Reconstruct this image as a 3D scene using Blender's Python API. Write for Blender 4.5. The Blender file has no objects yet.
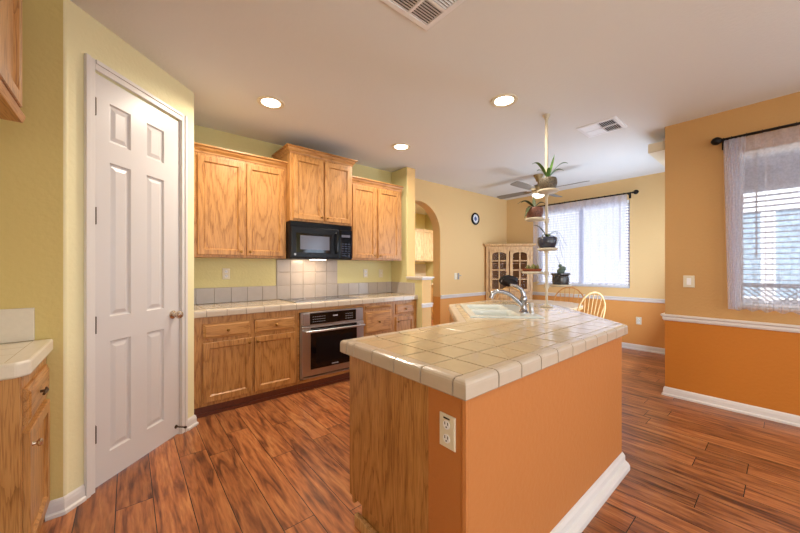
import bpy, bmesh, math, random
from mathutils import Matrix, Vector
random.seed(7)
PI = math.pi
col = bpy.context.scene.collection
scene = bpy.context.scene

# ---------------------------------------------------------------- camera, world, light, exposure
EYE = 1.297
cam_data = bpy.data.cameras.new('camera')
cam_data.sensor_width = 36.0
cam_data.lens = 324.4 / 800 * 36
cam_data.shift_y = 1.5 / 800
cam_data.clip_start = 0.05
cam = bpy.data.objects.new('camera', cam_data)
cam.location = (0, 0, EYE)
cam.rotation_euler = (PI / 2, 0, math.radians(-40))
col.objects.link(cam)
scene.camera = cam

world = bpy.data.worlds.new('world')
scene.world = world
world.use_nodes = True
wn = world.node_tree
wn.nodes['Background'].inputs[0].default_value = (0.75, 0.86, 1.0, 1)
wn.nodes['Background'].inputs[1].default_value = 3.0

sun_data = bpy.data.lights.new('sun', 'SUN')
sun_data.energy = 5.5
sun_data.angle = 0.02
sun_data.color = (1.0, 0.96, 0.9)
sun = bpy.data.objects.new('sun', sun_data)
sun.rotation_euler = Vector((0.75, 0.12, -1.0)).to_track_quat('-Z', 'Y').to_euler()
col.objects.link(sun)


def area(name, loc, direction, sx, sy, power, color, shape='RECTANGLE', spread=PI):
    d = bpy.data.lights.new(name, 'AREA')
    d.shape = shape
    d.size = sx
    if shape in ('RECTANGLE', 'ELLIPSE'):
        d.size_y = sy
    d.energy = power
    d.color = color
    d.spread = spread
    o = bpy.data.objects.new(name, d)
    o.location = loc
    o.rotation_euler = Vector(direction).to_track_quat('-Z', 'Z').to_euler()
    col.objects.link(o)
    return o


# fill lamps added to brighten the room, each hung in an added, unseen opening
area('fill_patio', (1.5, -2.96, 1.25), (0, 1, 0.7), 3.2, 2.1, 10, (0.95, 0.98, 1.0))
area('fill_left', (-0.9, -1.7, 1.5), (1, 0.0, 0.2), 1.5, 1.3, 32, (1.0, 0.95, 0.88))
area('fill_slider', (5.05, 0.84, 1.15), (-0.1, 1, 0.35), 1.2, 1.9, 44, (0.62, 0.79, 1.0))
area('fill_side', (4.16, -2.2, 1.64), (-1, 0, 0.25), 1.1, 1.35, 26, (0.64, 0.80, 1.0))
LAMP = 14.0

scene.view_settings.view_transform = 'Standard'
scene.view_settings.look = 'None'
scene.view_settings.gamma = 1.0
scene.view_settings.use_curve_mapping = False
scene.view_settings.exposure = 0.27


# ---------------------------------------------------------------- materials
def srgb(r, g, b):
    f = lambda v: (v / 255 / 12.92) if v / 255 <= 0.04045 else ((v / 255 + 0.055) / 1.055) ** 2.4
    return (f(r), f(g), f(b), 1)


def new_mat(name):
    m = bpy.data.materials.new(name)
    m.use_nodes = True
    return m, m.node_tree.nodes, m.node_tree.links, m.node_tree.nodes['Principled BSDF']


def plain(name, c, rough=0.5, metal=0.0, spec=0.5, bump=0.0, bscale=60, coat=0.0, vary=0.0):
    m, N, L, b = new_mat(name)
    b.inputs['Base Color'].default_value = c
    b.inputs['Roughness'].default_value = rough
    b.inputs['Metallic'].default_value = metal
    b.inputs['Specular IOR Level'].default_value = spec
    b.inputs['Coat Weight'].default_value = coat
    tc = N.new('ShaderNodeTexCoord')
    nz = N.new('ShaderNodeTexNoise')
    nz.inputs['Scale'].default_value = bscale
    nz.inputs['Detail'].default_value = 3
    L.new(tc.outputs['Object'], nz.inputs['Vector'])
    if bump > 0:
        bp = N.new('ShaderNodeBump')
        bp.inputs['Strength'].default_value = bump
        bp.inputs['Distance'].default_value = 0.004
        L.new(nz.outputs['Fac'], bp.inputs['Height'])
        L.new(bp.outputs['Normal'], b.inputs['Normal'])
    if vary > 0:
        hs = N.new('ShaderNodeHueSaturation')
        hs.inputs['Color'].default_value = c
        mr = N.new('ShaderNodeMapRange')
        mr.inputs['From Min'].default_value = 0.3
        mr.inputs['From Max'].default_value = 0.7
        mr.inputs['To Min'].default_value = 1 - vary
        mr.inputs['To Max'].default_value = 1 + vary
        L.new(nz.outputs['Fac'], mr.inputs['Value'])
        L.new(mr.outputs['Result'], hs.inputs['Value'])
        L.new(hs.outputs['Color'], b.inputs['Base Color'])
    return m


def oak(name, light, mid, dark, axis='z', rough=0.38):
    """grain running along one object axis, with open cathedral figure"""
    m, N, L, b = new_mat(name)
    tc = N.new('ShaderNodeTexCoord')
    oi = N.new('ShaderNodeObjectInfo')
    add = N.new('ShaderNodeVectorMath'); add.operation = 'ADD'
    sc = N.new('ShaderNodeVectorMath'); sc.operation = 'SCALE'
    comb = N.new('ShaderNodeCombineXYZ')
    for i in range(3):
        L.new(oi.outputs['Random'], comb.inputs[i])
    L.new(comb.outputs[0], sc.inputs[0]); sc.inputs['Scale'].default_value = 9.0
    L.new(tc.outputs['Object'], add.inputs[0]); L.new(sc.outputs[0], add.inputs[1])

    def mapped(a, c):
        mp = N.new('ShaderNodeMapping')
        s = [a, a, a]
        s['xyz'.index(axis)] = c
        mp.inputs['Scale'].default_value = s
        L.new(add.outputs[0], mp.inputs['Vector'])
        return mp
    m1 = mapped(5.5, 1.1)
    big = N.new('ShaderNodeTexNoise'); big.inputs['Scale'].default_value = 1.0; big.inputs['Detail'].default_value = 1.0
    L.new(m1.outputs[0], big.inputs['Vector'])
    mul = N.new('ShaderNodeMath'); mul.operation = 'MULTIPLY'; mul.inputs[1].default_value = 9.0
    L.new(big.outputs['Fac'], mul.inputs[0])
    m2 = mapped(45, 3.0)
    fine = N.new('ShaderNodeTexNoise'); fine.inputs['Scale'].default_value = 1.6; fine.inputs['Detail'].default_value = 4
    L.new(m2.outputs[0], fine.inputs['Vector'])
    ad = N.new('ShaderNodeMath'); ad.operation = 'ADD'
    L.new(mul.outputs[0], ad.inputs[0]); L.new(fine.outputs['Fac'], ad.inputs[1])
    fr = N.new('ShaderNodeMath'); fr.operation = 'FRACT'
    L.new(ad.outputs[0], fr.inputs[0])
    r1 = N.new('ShaderNodeValToRGB')
    e = r1.color_ramp.elements
    e[0].position = 0.0; e[0].color = dark
    e[1].position = 1.0; e[1].color = mid
    x = e.new(0.22); x.color = mid
    x = e.new(0.6); x.color = light
    L.new(fr.outputs[0], r1.inputs[0])
    m3 = mapped(130, 5)
    pore = N.new('ShaderNodeTexNoise'); pore.inputs['Scale'].default_value = 2.0; pore.inputs['Detail'].default_value = 2
    L.new(m3.outputs[0], pore.inputs['Vector'])
    r2 = N.new('ShaderNodeValToRGB')
    r2.color_ramp.elements[0].position = 0.34; r2.color_ramp.elements[0].color = (0.6, 0.5, 0.42, 1)
    r2.color_ramp.elements[1].position = 0.52; r2.color_ramp.elements[1].color = (1, 1, 1, 1)
    L.new(pore.outputs['Fac'], r2.inputs[0])
    mix = N.new('ShaderNodeMix'); mix.data_type = 'RGBA'; mix.blend_type = 'MULTIPLY'
    mix.inputs[0].default_value = 0.8
    L.new(r1.outputs[0], mix.inputs[6]); L.new(r2.outputs[0], mix.inputs[7])
    L.new(mix.outputs[2], b.inputs['Base Color'])
    b.inputs['Roughness'].default_value = rough
    return m


def wall_paint(name, c, bump=0.5):
    return plain(name, c, rough=0.62, bump=bump, bscale=42, spec=0.35)


def two_tone(name, upper, lower, zsplit):
    m, N, L, b = new_mat(name)
    geo = N.new('ShaderNodeNewGeometry')
    sp = N.new('ShaderNodeSeparateXYZ')
    L.new(geo.outputs['Position'], sp.inputs[0])
    gt = N.new('ShaderNodeMath'); gt.operation = 'GREATER_THAN'; gt.inputs[1].default_value = zsplit
    L.new(sp.outputs['Z'], gt.inputs[0])
    mix = N.new('ShaderNodeMix'); mix.data_type = 'RGBA'
    mix.inputs[6].default_value = lower; mix.inputs[7].default_value = upper
    L.new(gt.outputs[0], mix.inputs[0]); L.new(mix.outputs[2], b.inputs['Base Color'])
    nz = N.new('ShaderNodeTexNoise'); nz.inputs['Scale'].default_value = 42; nz.inputs['Detail'].default_value = 3
    L.new(geo.outputs['Position'], nz.inputs['Vector'])
    bp = N.new('ShaderNodeBump'); bp.inputs['Strength'].default_value = 0.5; bp.inputs['Distance'].default_value = 0.004
    L.new(nz.outputs['Fac'], bp.inputs['Height']); L.new(bp.outputs['Normal'], b.inputs['Normal'])
    b.inputs['Roughness'].default_value = 0.6
    b.inputs['Specular IOR Level'].default_value = 0.35
    return m


def emissive(name, c, strength):
    m, N, L, b = new_mat(name)
    b.inputs['Base Color'].default_value = c
    b.inputs['Emission Color'].default_value = c
    b.inputs['Emission Strength'].default_value = strength
    return m


def see_through(name, c, opacity, rough=0.8, gloss=False, folds=0.0):
    m, N, L, b = new_mat(name)
    out = N['Material Output']
    tr = N.new('ShaderNodeBsdfTransparent')
    mix = N.new('ShaderNodeMixShader')
    if gloss:
        gl = N.new('ShaderNodeBsdfGlossy'); gl.inputs['Roughness'].default_value = 0.02
        L.new(gl.outputs[0], mix.inputs[2])
        fres = N.new('ShaderNodeFresnel'); fres.inputs['IOR'].default_value = 1.35
        L.new(fres.outputs[0], mix.inputs[0])
    else:
        df = N.new('ShaderNodeBsdfDiffuse'); df.inputs['Color'].default_value = c
        tl = N.new('ShaderNodeBsdfTranslucent'); tl.inputs['Color'].default_value = c
        m2 = N.new('ShaderNodeMixShader'); m2.inputs[0].default_value = 0.8
        L.new(df.outputs[0], m2.inputs[1]); L.new(tl.outputs[0], m2.inputs[2])
        L.new(m2.outputs[0], mix.inputs[2])
        tc = N.new('ShaderNodeTexCoord')
        nz = N.new('ShaderNodeTexNoise'); nz.inputs['Scale'].default_value = 60; nz.inputs['Detail'].default_value = 3
        L.new(tc.outputs['Object'], nz.inputs['Vector'])
        mr = N.new('ShaderNodeMapRange')
        mr.inputs['From Min'].default_value = 0.35; mr.inputs['From Max'].default_value = 0.65
        mr.inputs['To Min'].default_value = opacity * 0.93; mr.inputs['To Max'].default_value = min(1, opacity * 1.07)
        L.new(nz.outputs['Fac'], mr.inputs['Value']); L.new(mr.outputs[0], mix.inputs[0])
    L.new(tr.outputs[0], mix.inputs[1])
    L.new(mix.outputs[0], out.inputs['Surface'])
    N.remove(b)
    return m


def floor_mat():
    m, N, L, b = new_mat('plank_floor')
    geo = N.new('ShaderNodeTexCoord')
    mp = N.new('ShaderNodeMapping')
    mp.inputs['Rotation'].default_value = (0, 0, PI / 2)
    mp.inputs['Location'].default_value = (0.37, 0.05, 0)
    L.new(geo.outputs['Object'], mp.inputs['Vector'])
    br = N.new('ShaderNodeTexBrick')
    br.inputs['Color1'].default_value = (0, 0, 0, 1)
    br.inputs['Color2'].default_value = (1, 1, 1, 1)
    br.inputs['Mortar'].default_value = (0.5, 0.5, 0.5, 1)
    br.inputs['Scale'].default_value = 1.0
    br.inputs['Mortar Size'].default_value = 0.0022
    br.inputs['Mortar Smooth'].default_value = 0.1
    br.inputs['Brick Width'].default_value = 1.22
    br.inputs['Row Height'].default_value = 0.16
    br.offset = 0.0
    br.offset = 0.0
    sp_ = N.new('ShaderNodeSeparateXYZ'); L.new(mp.outputs[0], sp_.inputs[0])
    dv_ = N.new('ShaderNodeMath'); dv_.operation = 'DIVIDE'; dv_.inputs[1].default_value = 0.16
    L.new(sp_.outputs[1], dv_.inputs[0])
    fl_ = N.new('ShaderNodeMath'); fl_.operation = 'FLOOR'; L.new(dv_.outputs[0], fl_.inputs[0])
    wn_ = N.new('ShaderNodeTexWhiteNoise'); wn_.noise_dimensions = '1D'; L.new(fl_.outputs[0], wn_.inputs['W'])
    ma_ = N.new('ShaderNodeMath'); ma_.operation = 'MULTIPLY_ADD'; ma_.inputs[1].default_value = 1.22
    L.new(wn_.outputs['Value'], ma_.inputs[0]); L.new(sp_.outputs[0], ma_.inputs[2])
    cb_ = N.new('ShaderNodeCombineXYZ'); L.new(ma_.outputs[0], cb_.inputs[0]); L.new(sp_.outputs[1], cb_.inputs[1])
    L.new(cb_.outputs[0], br.inputs['Vector'])
    # offset the grain per plank
    sep = N.new('ShaderNodeSeparateColor'); L.new(br.outputs['Color'], sep.inputs[0])
    sc = N.new('ShaderNodeMath'); sc.operation = 'MULTIPLY'; sc.inputs[1].default_value = 23.0
    L.new(sep.outputs[0], sc.inputs[0])
    cb = N.new('ShaderNodeCombineXYZ'); L.new(sc.outputs[0], cb.inputs[0]); L.new(sc.outputs[0], cb.inputs[2])
    ad = N.new('ShaderNodeVectorMath'); ad.operation = 'ADD'
    L.new(mp.outputs[0], ad.inputs[0]); L.new(cb.outputs[0], ad.inputs[1])

    def noise(sx, sy, detail, dist=0.0):
        q = N.new('ShaderNodeMapping'); q.inputs['Scale'].default_value = (sx, sy, 1)
        L.new(ad.outputs[0], q.inputs['Vector'])
        n = N.new('ShaderNodeTexNoise'); n.inputs['Scale'].default_value = 1; n.inputs['Detail'].default_value = detail
        n.inputs['Distortion'].default_value = dist
        L.new(q.outputs[0], n.inputs['Vector'])
        return n
    n1 = noise(2.4, 20, 6, 1.1)
    r1 = N.new('ShaderNodeValToRGB'); e = r1.color_ramp.elements
    e[0].position = 0.31; e[0].color = srgb(98, 56, 34)
    e[1].position = 0.72; e[1].color = srgb(196, 132, 80)
    x = e.new(0.42); x.color = srgb(146, 86, 50)
    x = e.new(0.52); x.color = srgb(176, 108, 62)
    L.new(n1.outputs['Fac'], r1.inputs[0])
    n2 = noise(9, 90, 3)
    r2 = N.new('ShaderNodeValToRGB')
    r2.color_ramp.elements[0].position = 0.35; r2.color_ramp.elements[0].color = (0.62, 0.58, 0.55, 1)
    r2.color_ramp.elements[1].position = 0.58; r2.color_ramp.elements[1].color = (1, 1, 1, 1)
    L.new(n2.outputs['Fac'], r2.inputs[0])
    mx = N.new('ShaderNodeMix'); mx.data_type = 'RGBA'; mx.blend_type = 'MULTIPLY'; mx.inputs[0].default_value = 0.75
    L.new(r1.outputs[0], mx.inputs[6]); L.new(r2.outputs[0], mx.inputs[7])
    hs = N.new('ShaderNodeHueSaturation')
    mr = N.new('ShaderNodeMapRange'); mr.inputs['To Min'].default_value = 0.78; mr.inputs['To Max'].default_value = 1.18
    L.new(sep.outputs[0], mr.inputs['Value']); L.new(mr.outputs[0], hs.inputs['Value'])
    L.new(mx.outputs[2], hs.inputs['Color'])
    dk = N.new('ShaderNodeMix'); dk.data_type = 'RGBA'; dk.inputs[7].default_value = srgb(40, 20, 14)
    L.new(br.outputs['Fac'], dk.inputs[0]); L.new(hs.outputs[0], dk.inputs[6])
    L.new(dk.outputs[2], b.inputs['Base Color'])
    b.inputs['Roughness'].default_value = 0.33
    b.inputs['Specular IOR Level'].default_value = 0.5
    bp = N.new('ShaderNodeBump'); bp.inputs['Strength'].default_value = 0.35; bp.inputs['Distance'].default_value = 0.002
    iv = N.new('ShaderNodeMath'); iv.operation = 'SUBTRACT'; iv.inputs[0].default_value = 1.0
    L.new(br.outputs['Fac'], iv.inputs[1])
    s2 = N.new('ShaderNodeMath'); s2.operation = 'MULTIPLY_ADD'; s2.inputs[1].default_value = 0.25
    L.new(n1.outputs['Fac'], s2.inputs[0]); L.new(iv.outputs[0], s2.inputs[2])
    L.new(s2.outputs[0], bp.inputs['Height']); L.new(bp.outputs['Normal'], b.inputs['Normal'])
    return m


M = {}
M['ceiling'] = plain('ceiling_paint', srgb(226, 226, 224), 0.8, bump=0.35, bscale=55, spec=0.2)
M['cream'] = wall_paint('cream_paint', srgb(238, 228, 182))
M['olive'] = wall_paint('yellow_green_paint', srgb(216, 194, 124))
M['kitchen'] = two_tone('kitchen_paint', srgb(218, 208, 152), srgb(218, 208, 152), 0.8)
M['nook'] = two_tone('nook_two_tone_paint', srgb(226, 190, 134), srgb(220, 154, 84), 0.80)
M['side'] = two_tone('side_two_tone_paint', srgb(196, 152, 96), srgb(194, 118, 38), 0.80)
M['peach'] = wall_paint('peach_paint', srgb(236, 196, 132))
M['orange'] = wall_paint('orange_paint', srgb(190, 120, 62), 0.6)
M['white'] = plain('white_trim_paint', srgb(224, 218, 212), 0.35)
M['door'] = plain('white_door_paint', srgb(214, 208, 204), 0.35, bump=0.08, bscale=200)
M['oak'] = oak('honey_oak', srgb(197, 144, 84), srgb(186, 132, 72), srgb(156, 106, 54))
M['oak_x'] = oak('honey_oak_crosswise', srgb(197, 144, 84), srgb(186, 132, 72), srgb(156, 106, 54), 'x')
M['oak_y'] = oak('honey_oak_lengthwise', srgb(197, 144, 84), srgb(186, 132, 72), srgb(156, 106, 54), 'y')
M['oak_pale'] = oak('pale_oak', srgb(218, 176, 118), srgb(208, 164, 106), srgb(188, 142, 88))
M['oak_white'] = oak('whitewashed_oak', srgb(232, 218, 196), srgb(224, 206, 182), srgb(200, 178, 150))
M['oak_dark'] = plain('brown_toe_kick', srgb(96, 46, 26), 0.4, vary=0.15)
M['floor'] = floor_mat()
M['tile'] = plain('glazed_cream_tile', srgb(196, 176, 142), 0.17, bump=0.05, bscale=18, vary=0.03, coat=0.35)
M['tile_edge'] = plain('glazed_edge_tile', srgb(196, 180, 160), 0.2, bump=0.04, bscale=18, vary=0.03)
M['tile_grey'] = plain('glazed_pale_tile', srgb(186, 176, 168), 0.22, bump=0.04, bscale=18, vary=0.03)
M['grout'] = plain('grout', srgb(104, 80, 58), 0.9, bump=0.2, bscale=200)
M['grout_pale'] = plain('pale_grout', srgb(186, 174, 160), 0.9, bump=0.2, bscale=200)
M['porcelain'] = plain('white_enamel', srgb(206, 212, 208), 0.15, coat=0.4)
M['solid'] = plain('white_laminate', srgb(226, 216, 196), 0.25, vary=0.02)
M['chrome'] = plain('chrome', srgb(165, 165, 170), 0.16, metal=1.0)
M['steel'] = plain('brushed_steel', srgb(190, 188, 188), 0.3, metal=1.0, bump=0.03, bscale=300)
M['nickel'] = plain('satin_nickel', srgb(205, 190, 172), 0.25, metal=1.0)
M['brass'] = plain('aged_brass', srgb(150, 110, 60), 0.3, metal=1.0)
M['hinge'] = plain('dark_bronze', srgb(88, 72, 58), 0.35, metal=0.9)
M['black'] = plain('black_plastic', srgb(12, 12, 16), 0.25, spec=0.3)
M['black_glass'] = plain('black_glass', srgb(6, 6, 10), 0.06, spec=0.5)
M['mw_window'] = plain('smoked_glass_mesh', srgb(92, 92, 104), 0.15)
M['panel_mark'] = plain('grey_print', srgb(165, 165, 172), 0.5)
M['rod'] = plain('black_iron', srgb(24, 21, 20), 0.4, metal=0.6)
M['pole'] = plain('ivory_plastic', srgb(208, 198, 176), 0.4)
M['plate'] = plain('cream_plastic', srgb(224, 214, 190), 0.35)
M['slot'] = plain('dark_slot', srgb(36, 26, 22), 0.7)
M['vinyl'] = plain('white_vinyl', srgb(238, 238, 240), 0.4)
M['slat'] = see_through('white_slat', srgb(240, 242, 250), 1.0)
M['glass'] = see_through('window_glass', (1, 1, 1, 1), 0.1, gloss=True)
M['sheer'] = see_through('sheer_fabric', srgb(238, 240, 252), 0.34)
M['hutch_glass'] = see_through('hutch_glass', (1, 1, 1, 1), 0.1, gloss=True)
M['hutch_glass'].node_tree.nodes['Fresnel'].inputs['IOR'].default_value = 1.12
M['sheer_dense'] = see_through('dense_sheer_fabric', srgb(228, 234, 255), 0.42)
M['leaf'] = plain('green_leaf', srgb(74, 112, 48), 0.35, vary=0.25, bscale=25)
M['leaf_dark'] = plain('dark_leaf', srgb(58, 70, 34), 0.4, vary=0.25, bscale=25)
M['leaf_blue'] = plain('grey_green_leaf', srgb(92, 112, 104), 0.5, vary=0.2, bscale=25)
M['cactus'] = plain('olive_cactus', srgb(104, 100, 44), 0.6, vary=0.25, bscale=60)
M['pot_pattern'] = plain('mottled_stoneware', srgb(88, 78, 62), 0.5, vary=0.85, bscale=110, bump=0.6)
M['pot_brown'] = plain('brown_woven_clay', srgb(104, 62, 48), 0.5, vary=0.5, bscale=90, bump=0.6)
M['pot_blue'] = plain('slate_blue_glaze', srgb(48, 54, 70), 0.2, vary=0.3, bscale=40, coat=0.5)
M['pot_black'] = plain('charcoal_glaze', srgb(44, 46, 52), 0.25, vary=0.4, bscale=60, coat=0.4)
M['terracotta'] = plain('terracotta', srgb(142, 74, 44), 0.7, vary=0.15)
M['soil'] = plain('soil', srgb(48, 36, 26), 0.95, vary=0.3)
M['fan_blade'] = plain('grey_fan_blade', srgb(132, 126, 116), 0.35)
M['fan_metal'] = plain('antique_brass', srgb(150, 132, 96), 0.35, metal=0.7)
M['lamp'] = emissive('lit_lamp_glass', (1.0, 0.86, 0.66, 1), 9.0)
M['lamp_fan'] = emissive('lit_bowl_glass', (1.0, 0.92, 0.80, 1), 2.2)
M['frost'] = plain('frosted_glass', srgb(214, 222, 232), 0.3)
M['chair'] = oak('natural_beech', srgb(232, 192, 130), srgb(222, 178, 114), srgb(196, 148, 88))
M['chair_gold'] = oak('golden_beech', srgb(214, 152, 80), srgb(204, 140, 68), srgb(170, 108, 46))
M['table_top'] = plain('pale_laminate_top', srgb(228, 206, 176), 0.25, vary=0.03)
M['cab_inside'] = plain('cabinet_interior', srgb(150, 104, 66), 0.6)
M['fabric_black'] = plain('black_fabric', srgb(22, 22, 26), 0.7, bump=0.6, bscale=60)
M['clock_face'] = plain('white_clock_face', srgb(235, 235, 240), 0.4)
M['clock_blue'] = plain('blue_clock_motif', srgb(96, 110, 160), 0.5)
M['stucco'] = plain('pale_stucco', srgb(214, 214, 218), 0.9, bump=0.3, bscale=30)
M['house_window'] = plain('house_window_glass', srgb(150, 172, 190), 0.3, vary=0.3, bscale=14)
M['concrete'] = plain('concrete', srgb(190, 186, 178), 0.9, vary=0.08, bscale=5)
M['lattice'] = plain('grey_lattice', srgb(136, 140, 146), 0.7)
M['soffit'] = plain('grey_soffit', srgb(178, 178, 188), 0.8)
M['tree'] = plain('tree_leaves', srgb(110, 138, 84), 0.8, vary=0.4, bscale=8)
M['red'] = plain('indicator', srgb(210, 205, 200), 0.5)


# ---------------------------------------------------------------- mesh builder
class MB:
    def __init__(self, mtx=None):
        self.bm = bmesh.new()
        self.M = mtx or Matrix.Identity(4)

    def v(self, p):
        return self.bm.verts.new(self.M @ Vector(p))

    def face(self, vs):
        try:
            return self.bm.faces.new(vs)
        except ValueError:
            return None

    def box(self, x0, x1, y0, y1, z0, z1):
        x0, x1 = sorted((x0, x1)); y0, y1 = sorted((y0, y1)); z0, z1 = sorted((z0, z1))
        p = [self.v(q) for q in ((x0, y0, z0), (x1, y0, z0), (x1, y1, z0), (x0, y1, z0),
                                 (x0, y0, z1), (x1, y0, z1), (x1, y1, z1), (x0, y1, z1))]
        for f in ((3, 2, 1, 0), (4, 5, 6, 7), (0, 1, 5, 4), (1, 2, 6, 5), (2, 3, 7, 6), (3, 0, 4, 7)):
            self.face([p[i] for i in f])
        return self

    def loops(self, rings, cap0=True, cap1=True):
        """rings: list of equal-length point lists, skinned in turn"""
        R = [[self.v(q) for q in r] for r in rings]
        n = len(R[0])
        for a, b in zip(R, R[1:]):
            for i in range(n):
                j = (i + 1) % n
                self.face([a[i], a[j], b[j], b[i]])
        if cap0: self.face(list(reversed(R[0])))
        if cap1: self.face(R[-1])
        return self

    def prism(self, poly, z0, z1, inset=0.0, chamfer=0.0):
        def shr(d):
            cx = sum(p[0] for p in poly) / len(poly); cy = sum(p[1] for p in poly) / len(poly)
            out = []
            for p in poly:
                l = math.hypot(p[0] - cx, p[1] - cy) or 1
                k = max(0, (l - d * 1.3) / l)
                out.append((cx + (p[0] - cx) * k, cy + (p[1] - cy) * k))
            return out
        if chamfer:
            return self.loops([[(x, y, z0) for x, y in poly], [(x, y, z1 - chamfer) for x, y in poly],
                               [(x, y, z1) for x, y in shr(chamfer)]])
        return self.loops([[(x, y, z0) for x, y in poly], [(x, y, z1) for x, y in poly]])

    def cyl(self, p0, p1, r0, r1=None, n=16):
        r1 = r0 if r1 is None else r1
        return self.tube([p0, p1], [r0, r1], n)

    def tube(self, pts, r, n=10, cap=True):
        pts = [Vector(p) for p in pts]
        rs = r if isinstance(r, (list, tuple)) else [r] * len(pts)
        rings = []
        up = None
        for i, p in enumerate(pts):
            a = pts[max(0, i - 1)]; c = pts[min(len(pts) - 1, i + 1)]
            t = (c - a).normalized()
            if up is None:
                up = Vector((0, 0, 1)) if abs(t.z) < 0.9 else Vector((1, 0, 0))
            s = t.cross(up)
            if s.length < 1e-4:
                s = t.cross(Vector((0, 1, 0)))
            s.normalize()
            u = s.cross(t).normalized(); up = u
            rings.append([p + s * math.cos(2 * PI * k / n) * rs[i] + u * math.sin(2 * PI * k / n) * rs[i] for k in range(n)])
        return self.loops(rings, cap, cap)

    def lathe(self, prof, c=(0, 0, 0), n=24, sx=1.0, sy=1.0, cap=True):
        """prof: list of (r, z) from bottom to top, about vertical axis through c"""
        rings = [[(c[0] + r * sx * math.cos(2 * PI * k / n), c[1] + r * sy * math.sin(2 * PI * k / n), c[2] + z) for k in range(n)] for r, z in prof]
        return self.loops(rings, cap, cap)

    def frame_panel(self, x0, x1, z0, z1, steps):
        """concentric rectangular rings on the local XZ plane, outward is -Y; steps: (inset, out)"""
        rings = []
        for ins, out in steps:
            rings.append([(x0 + ins, -out, z0 + ins), (x1 - ins, -out, z0 + ins), (x1 - ins, -out, z1 - ins), (x0 + ins, -out, z1 - ins)])
        return self.loops(rings)

    def ball(self, c, r, n=14, sx=1, sy=1, sz=1):
        prof = [(max(1e-4, r * math.sin(PI * k / (n // 2))), -r * sz * math.cos(PI * k / (n // 2))) for k in range(n // 2 + 1)]
        return self.lathe(prof, c, n, sx, sy)


def MBB(mtx=None):
    return MB(mtx)


def root_matrix(o):
    while o.parent is not None:
        o = o.parent
    return Matrix.Translation(o.location) @ o.rotation_euler.to_matrix().to_4x4()


def obj(name, mb, mat, parent=None, bevel=0.0, smooth=False, origin=None, segs=2):
    me = bpy.data.meshes.new(name)
    bmesh.ops.recalc_face_normals(mb.bm, faces=mb.bm.faces)
    mb.bm.to_mesh(me); mb.bm.free()
    o = bpy.data.objects.new(name, me)
    col.objects.link(o)
    mats = mat if isinstance(mat, (list, tuple)) else [mat]
    for q in mats:
        me.materials.append(q)
    if parent is not None:
        me.transform(root_matrix(parent).inverted())
        o.parent = parent
    elif origin is not None:
        me.transform(Matrix.Translation(origin).inverted())
        o.location = origin
    if smooth:
        for p in me.polygons:
            p.use_smooth = True
        md = o.modifiers.new('edges', 'EDGE_SPLIT'); md.split_angle = math.radians(40)
    if bevel:
        b = o.modifiers.new('bevel', 'BEVEL'); b.width = bevel; b.segments = segs; b.limit_method = 'ANGLE'
        b.angle_limit = math.radians(35)
    return o


def tag(o, label, cat, group=None):
    o['label'] = label; o['category'] = cat
    if group: o['group'] = group
    return o


def thing(name, label, cat, loc=(0, 0, 0), rz=0.0, group=None):
    o = bpy.data.objects.new(name, None)
    o.empty_display_size = 0.1
    col.objects.link(o)
    o.location = loc; o.rotation_euler = (0, 0, rz)
    return tag(o, label, cat, group)


def struct(name, mb, mat, bevel=0.0, parent=None, smooth=False, segs=2):
    o = obj(name, mb, mat, parent, bevel, smooth, segs=segs)
    if parent is None:
        o['kind'] = 'structure'
    return o


def copy_tree(o, parent=None):
    c = o.copy(); col.objects.link(c)
    if parent is not None: c.parent = parent
    for ch in list(o.children):
        copy_tree(ch, c)
    return c


def mat_at(loc, rz=0.0):
    return Matrix.Translation(loc) @ Matrix.Rotation(rz, 4, 'Z')


# frames whose local -Y points out of the face:
def face_y(y):            # looks toward -Y, local x = world x
    return Matrix.Translation((0, y, 0))


def face_x(x):            # looks toward +X : local x = world y
    return Matrix.Translation((x, 0, 0)) @ Matrix.Rotation(PI / 2, 4, 'Z')


def face_nx(x):           # looks toward -X : local x = -world y
    return Matrix.Translation((x, 0, 0)) @ Matrix.Rotation(-PI / 2, 4, 'Z')


# ---------------------------------------------------------------- room shell
H = 2.74
YW = 3.83            # cooking wall and clock wall
XP = 0.418           # end of pantry wall
XR = 4.21            # side wall with the near window
XF = 6.18            # nook window wall
XL = -0.95
YA = 2.46            # short wall above the left counter
YR = -3.0
XA = -0.262

struct('floor', MB().box(-1.3, 6.6, -3.3, 7.2, -0.12, 0.0), M['floor'])
struct('ceiling', MB().box(-1.3, 6.6, -3.3, 7.2, H, H + 0.12), M['ceiling'])

mb = MB().box(XL - 0.15, XL, YR, -2.45, 0, H).box(XL - 0.15, XL, -0.95, YA + 0.15, 0, H)
mb.box(XL - 0.15, XL, -2.45, -0.95, 0, 0.85).box(XL - 0.15, XL, -2.45, -0.95, 2.15, H)
struct('wall_left', mb, M['olive'])
struct('wall_alcove', MB().box(XL, XA, YA, YA + 0.15, 0, H), M['olive'])
# diagonal pantry wall with rounded outer corner
d = 0.7071
mb = MB()
dw0, dw1 = -0.152, 0.318     # door opening, given as X along the diagonal


def dg(x, off=0.0):          # point on the diagonal wall line; off = into the room
    return (x + off * d, 2.722 + x - off * d)


def diag_box(mb, x0, x1, o0, o1, z0, z1):
    return mb.prism([dg(x0, o0), dg(x1, o0), dg(x1, o1), dg(x0, o1)], z0, z1)


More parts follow.
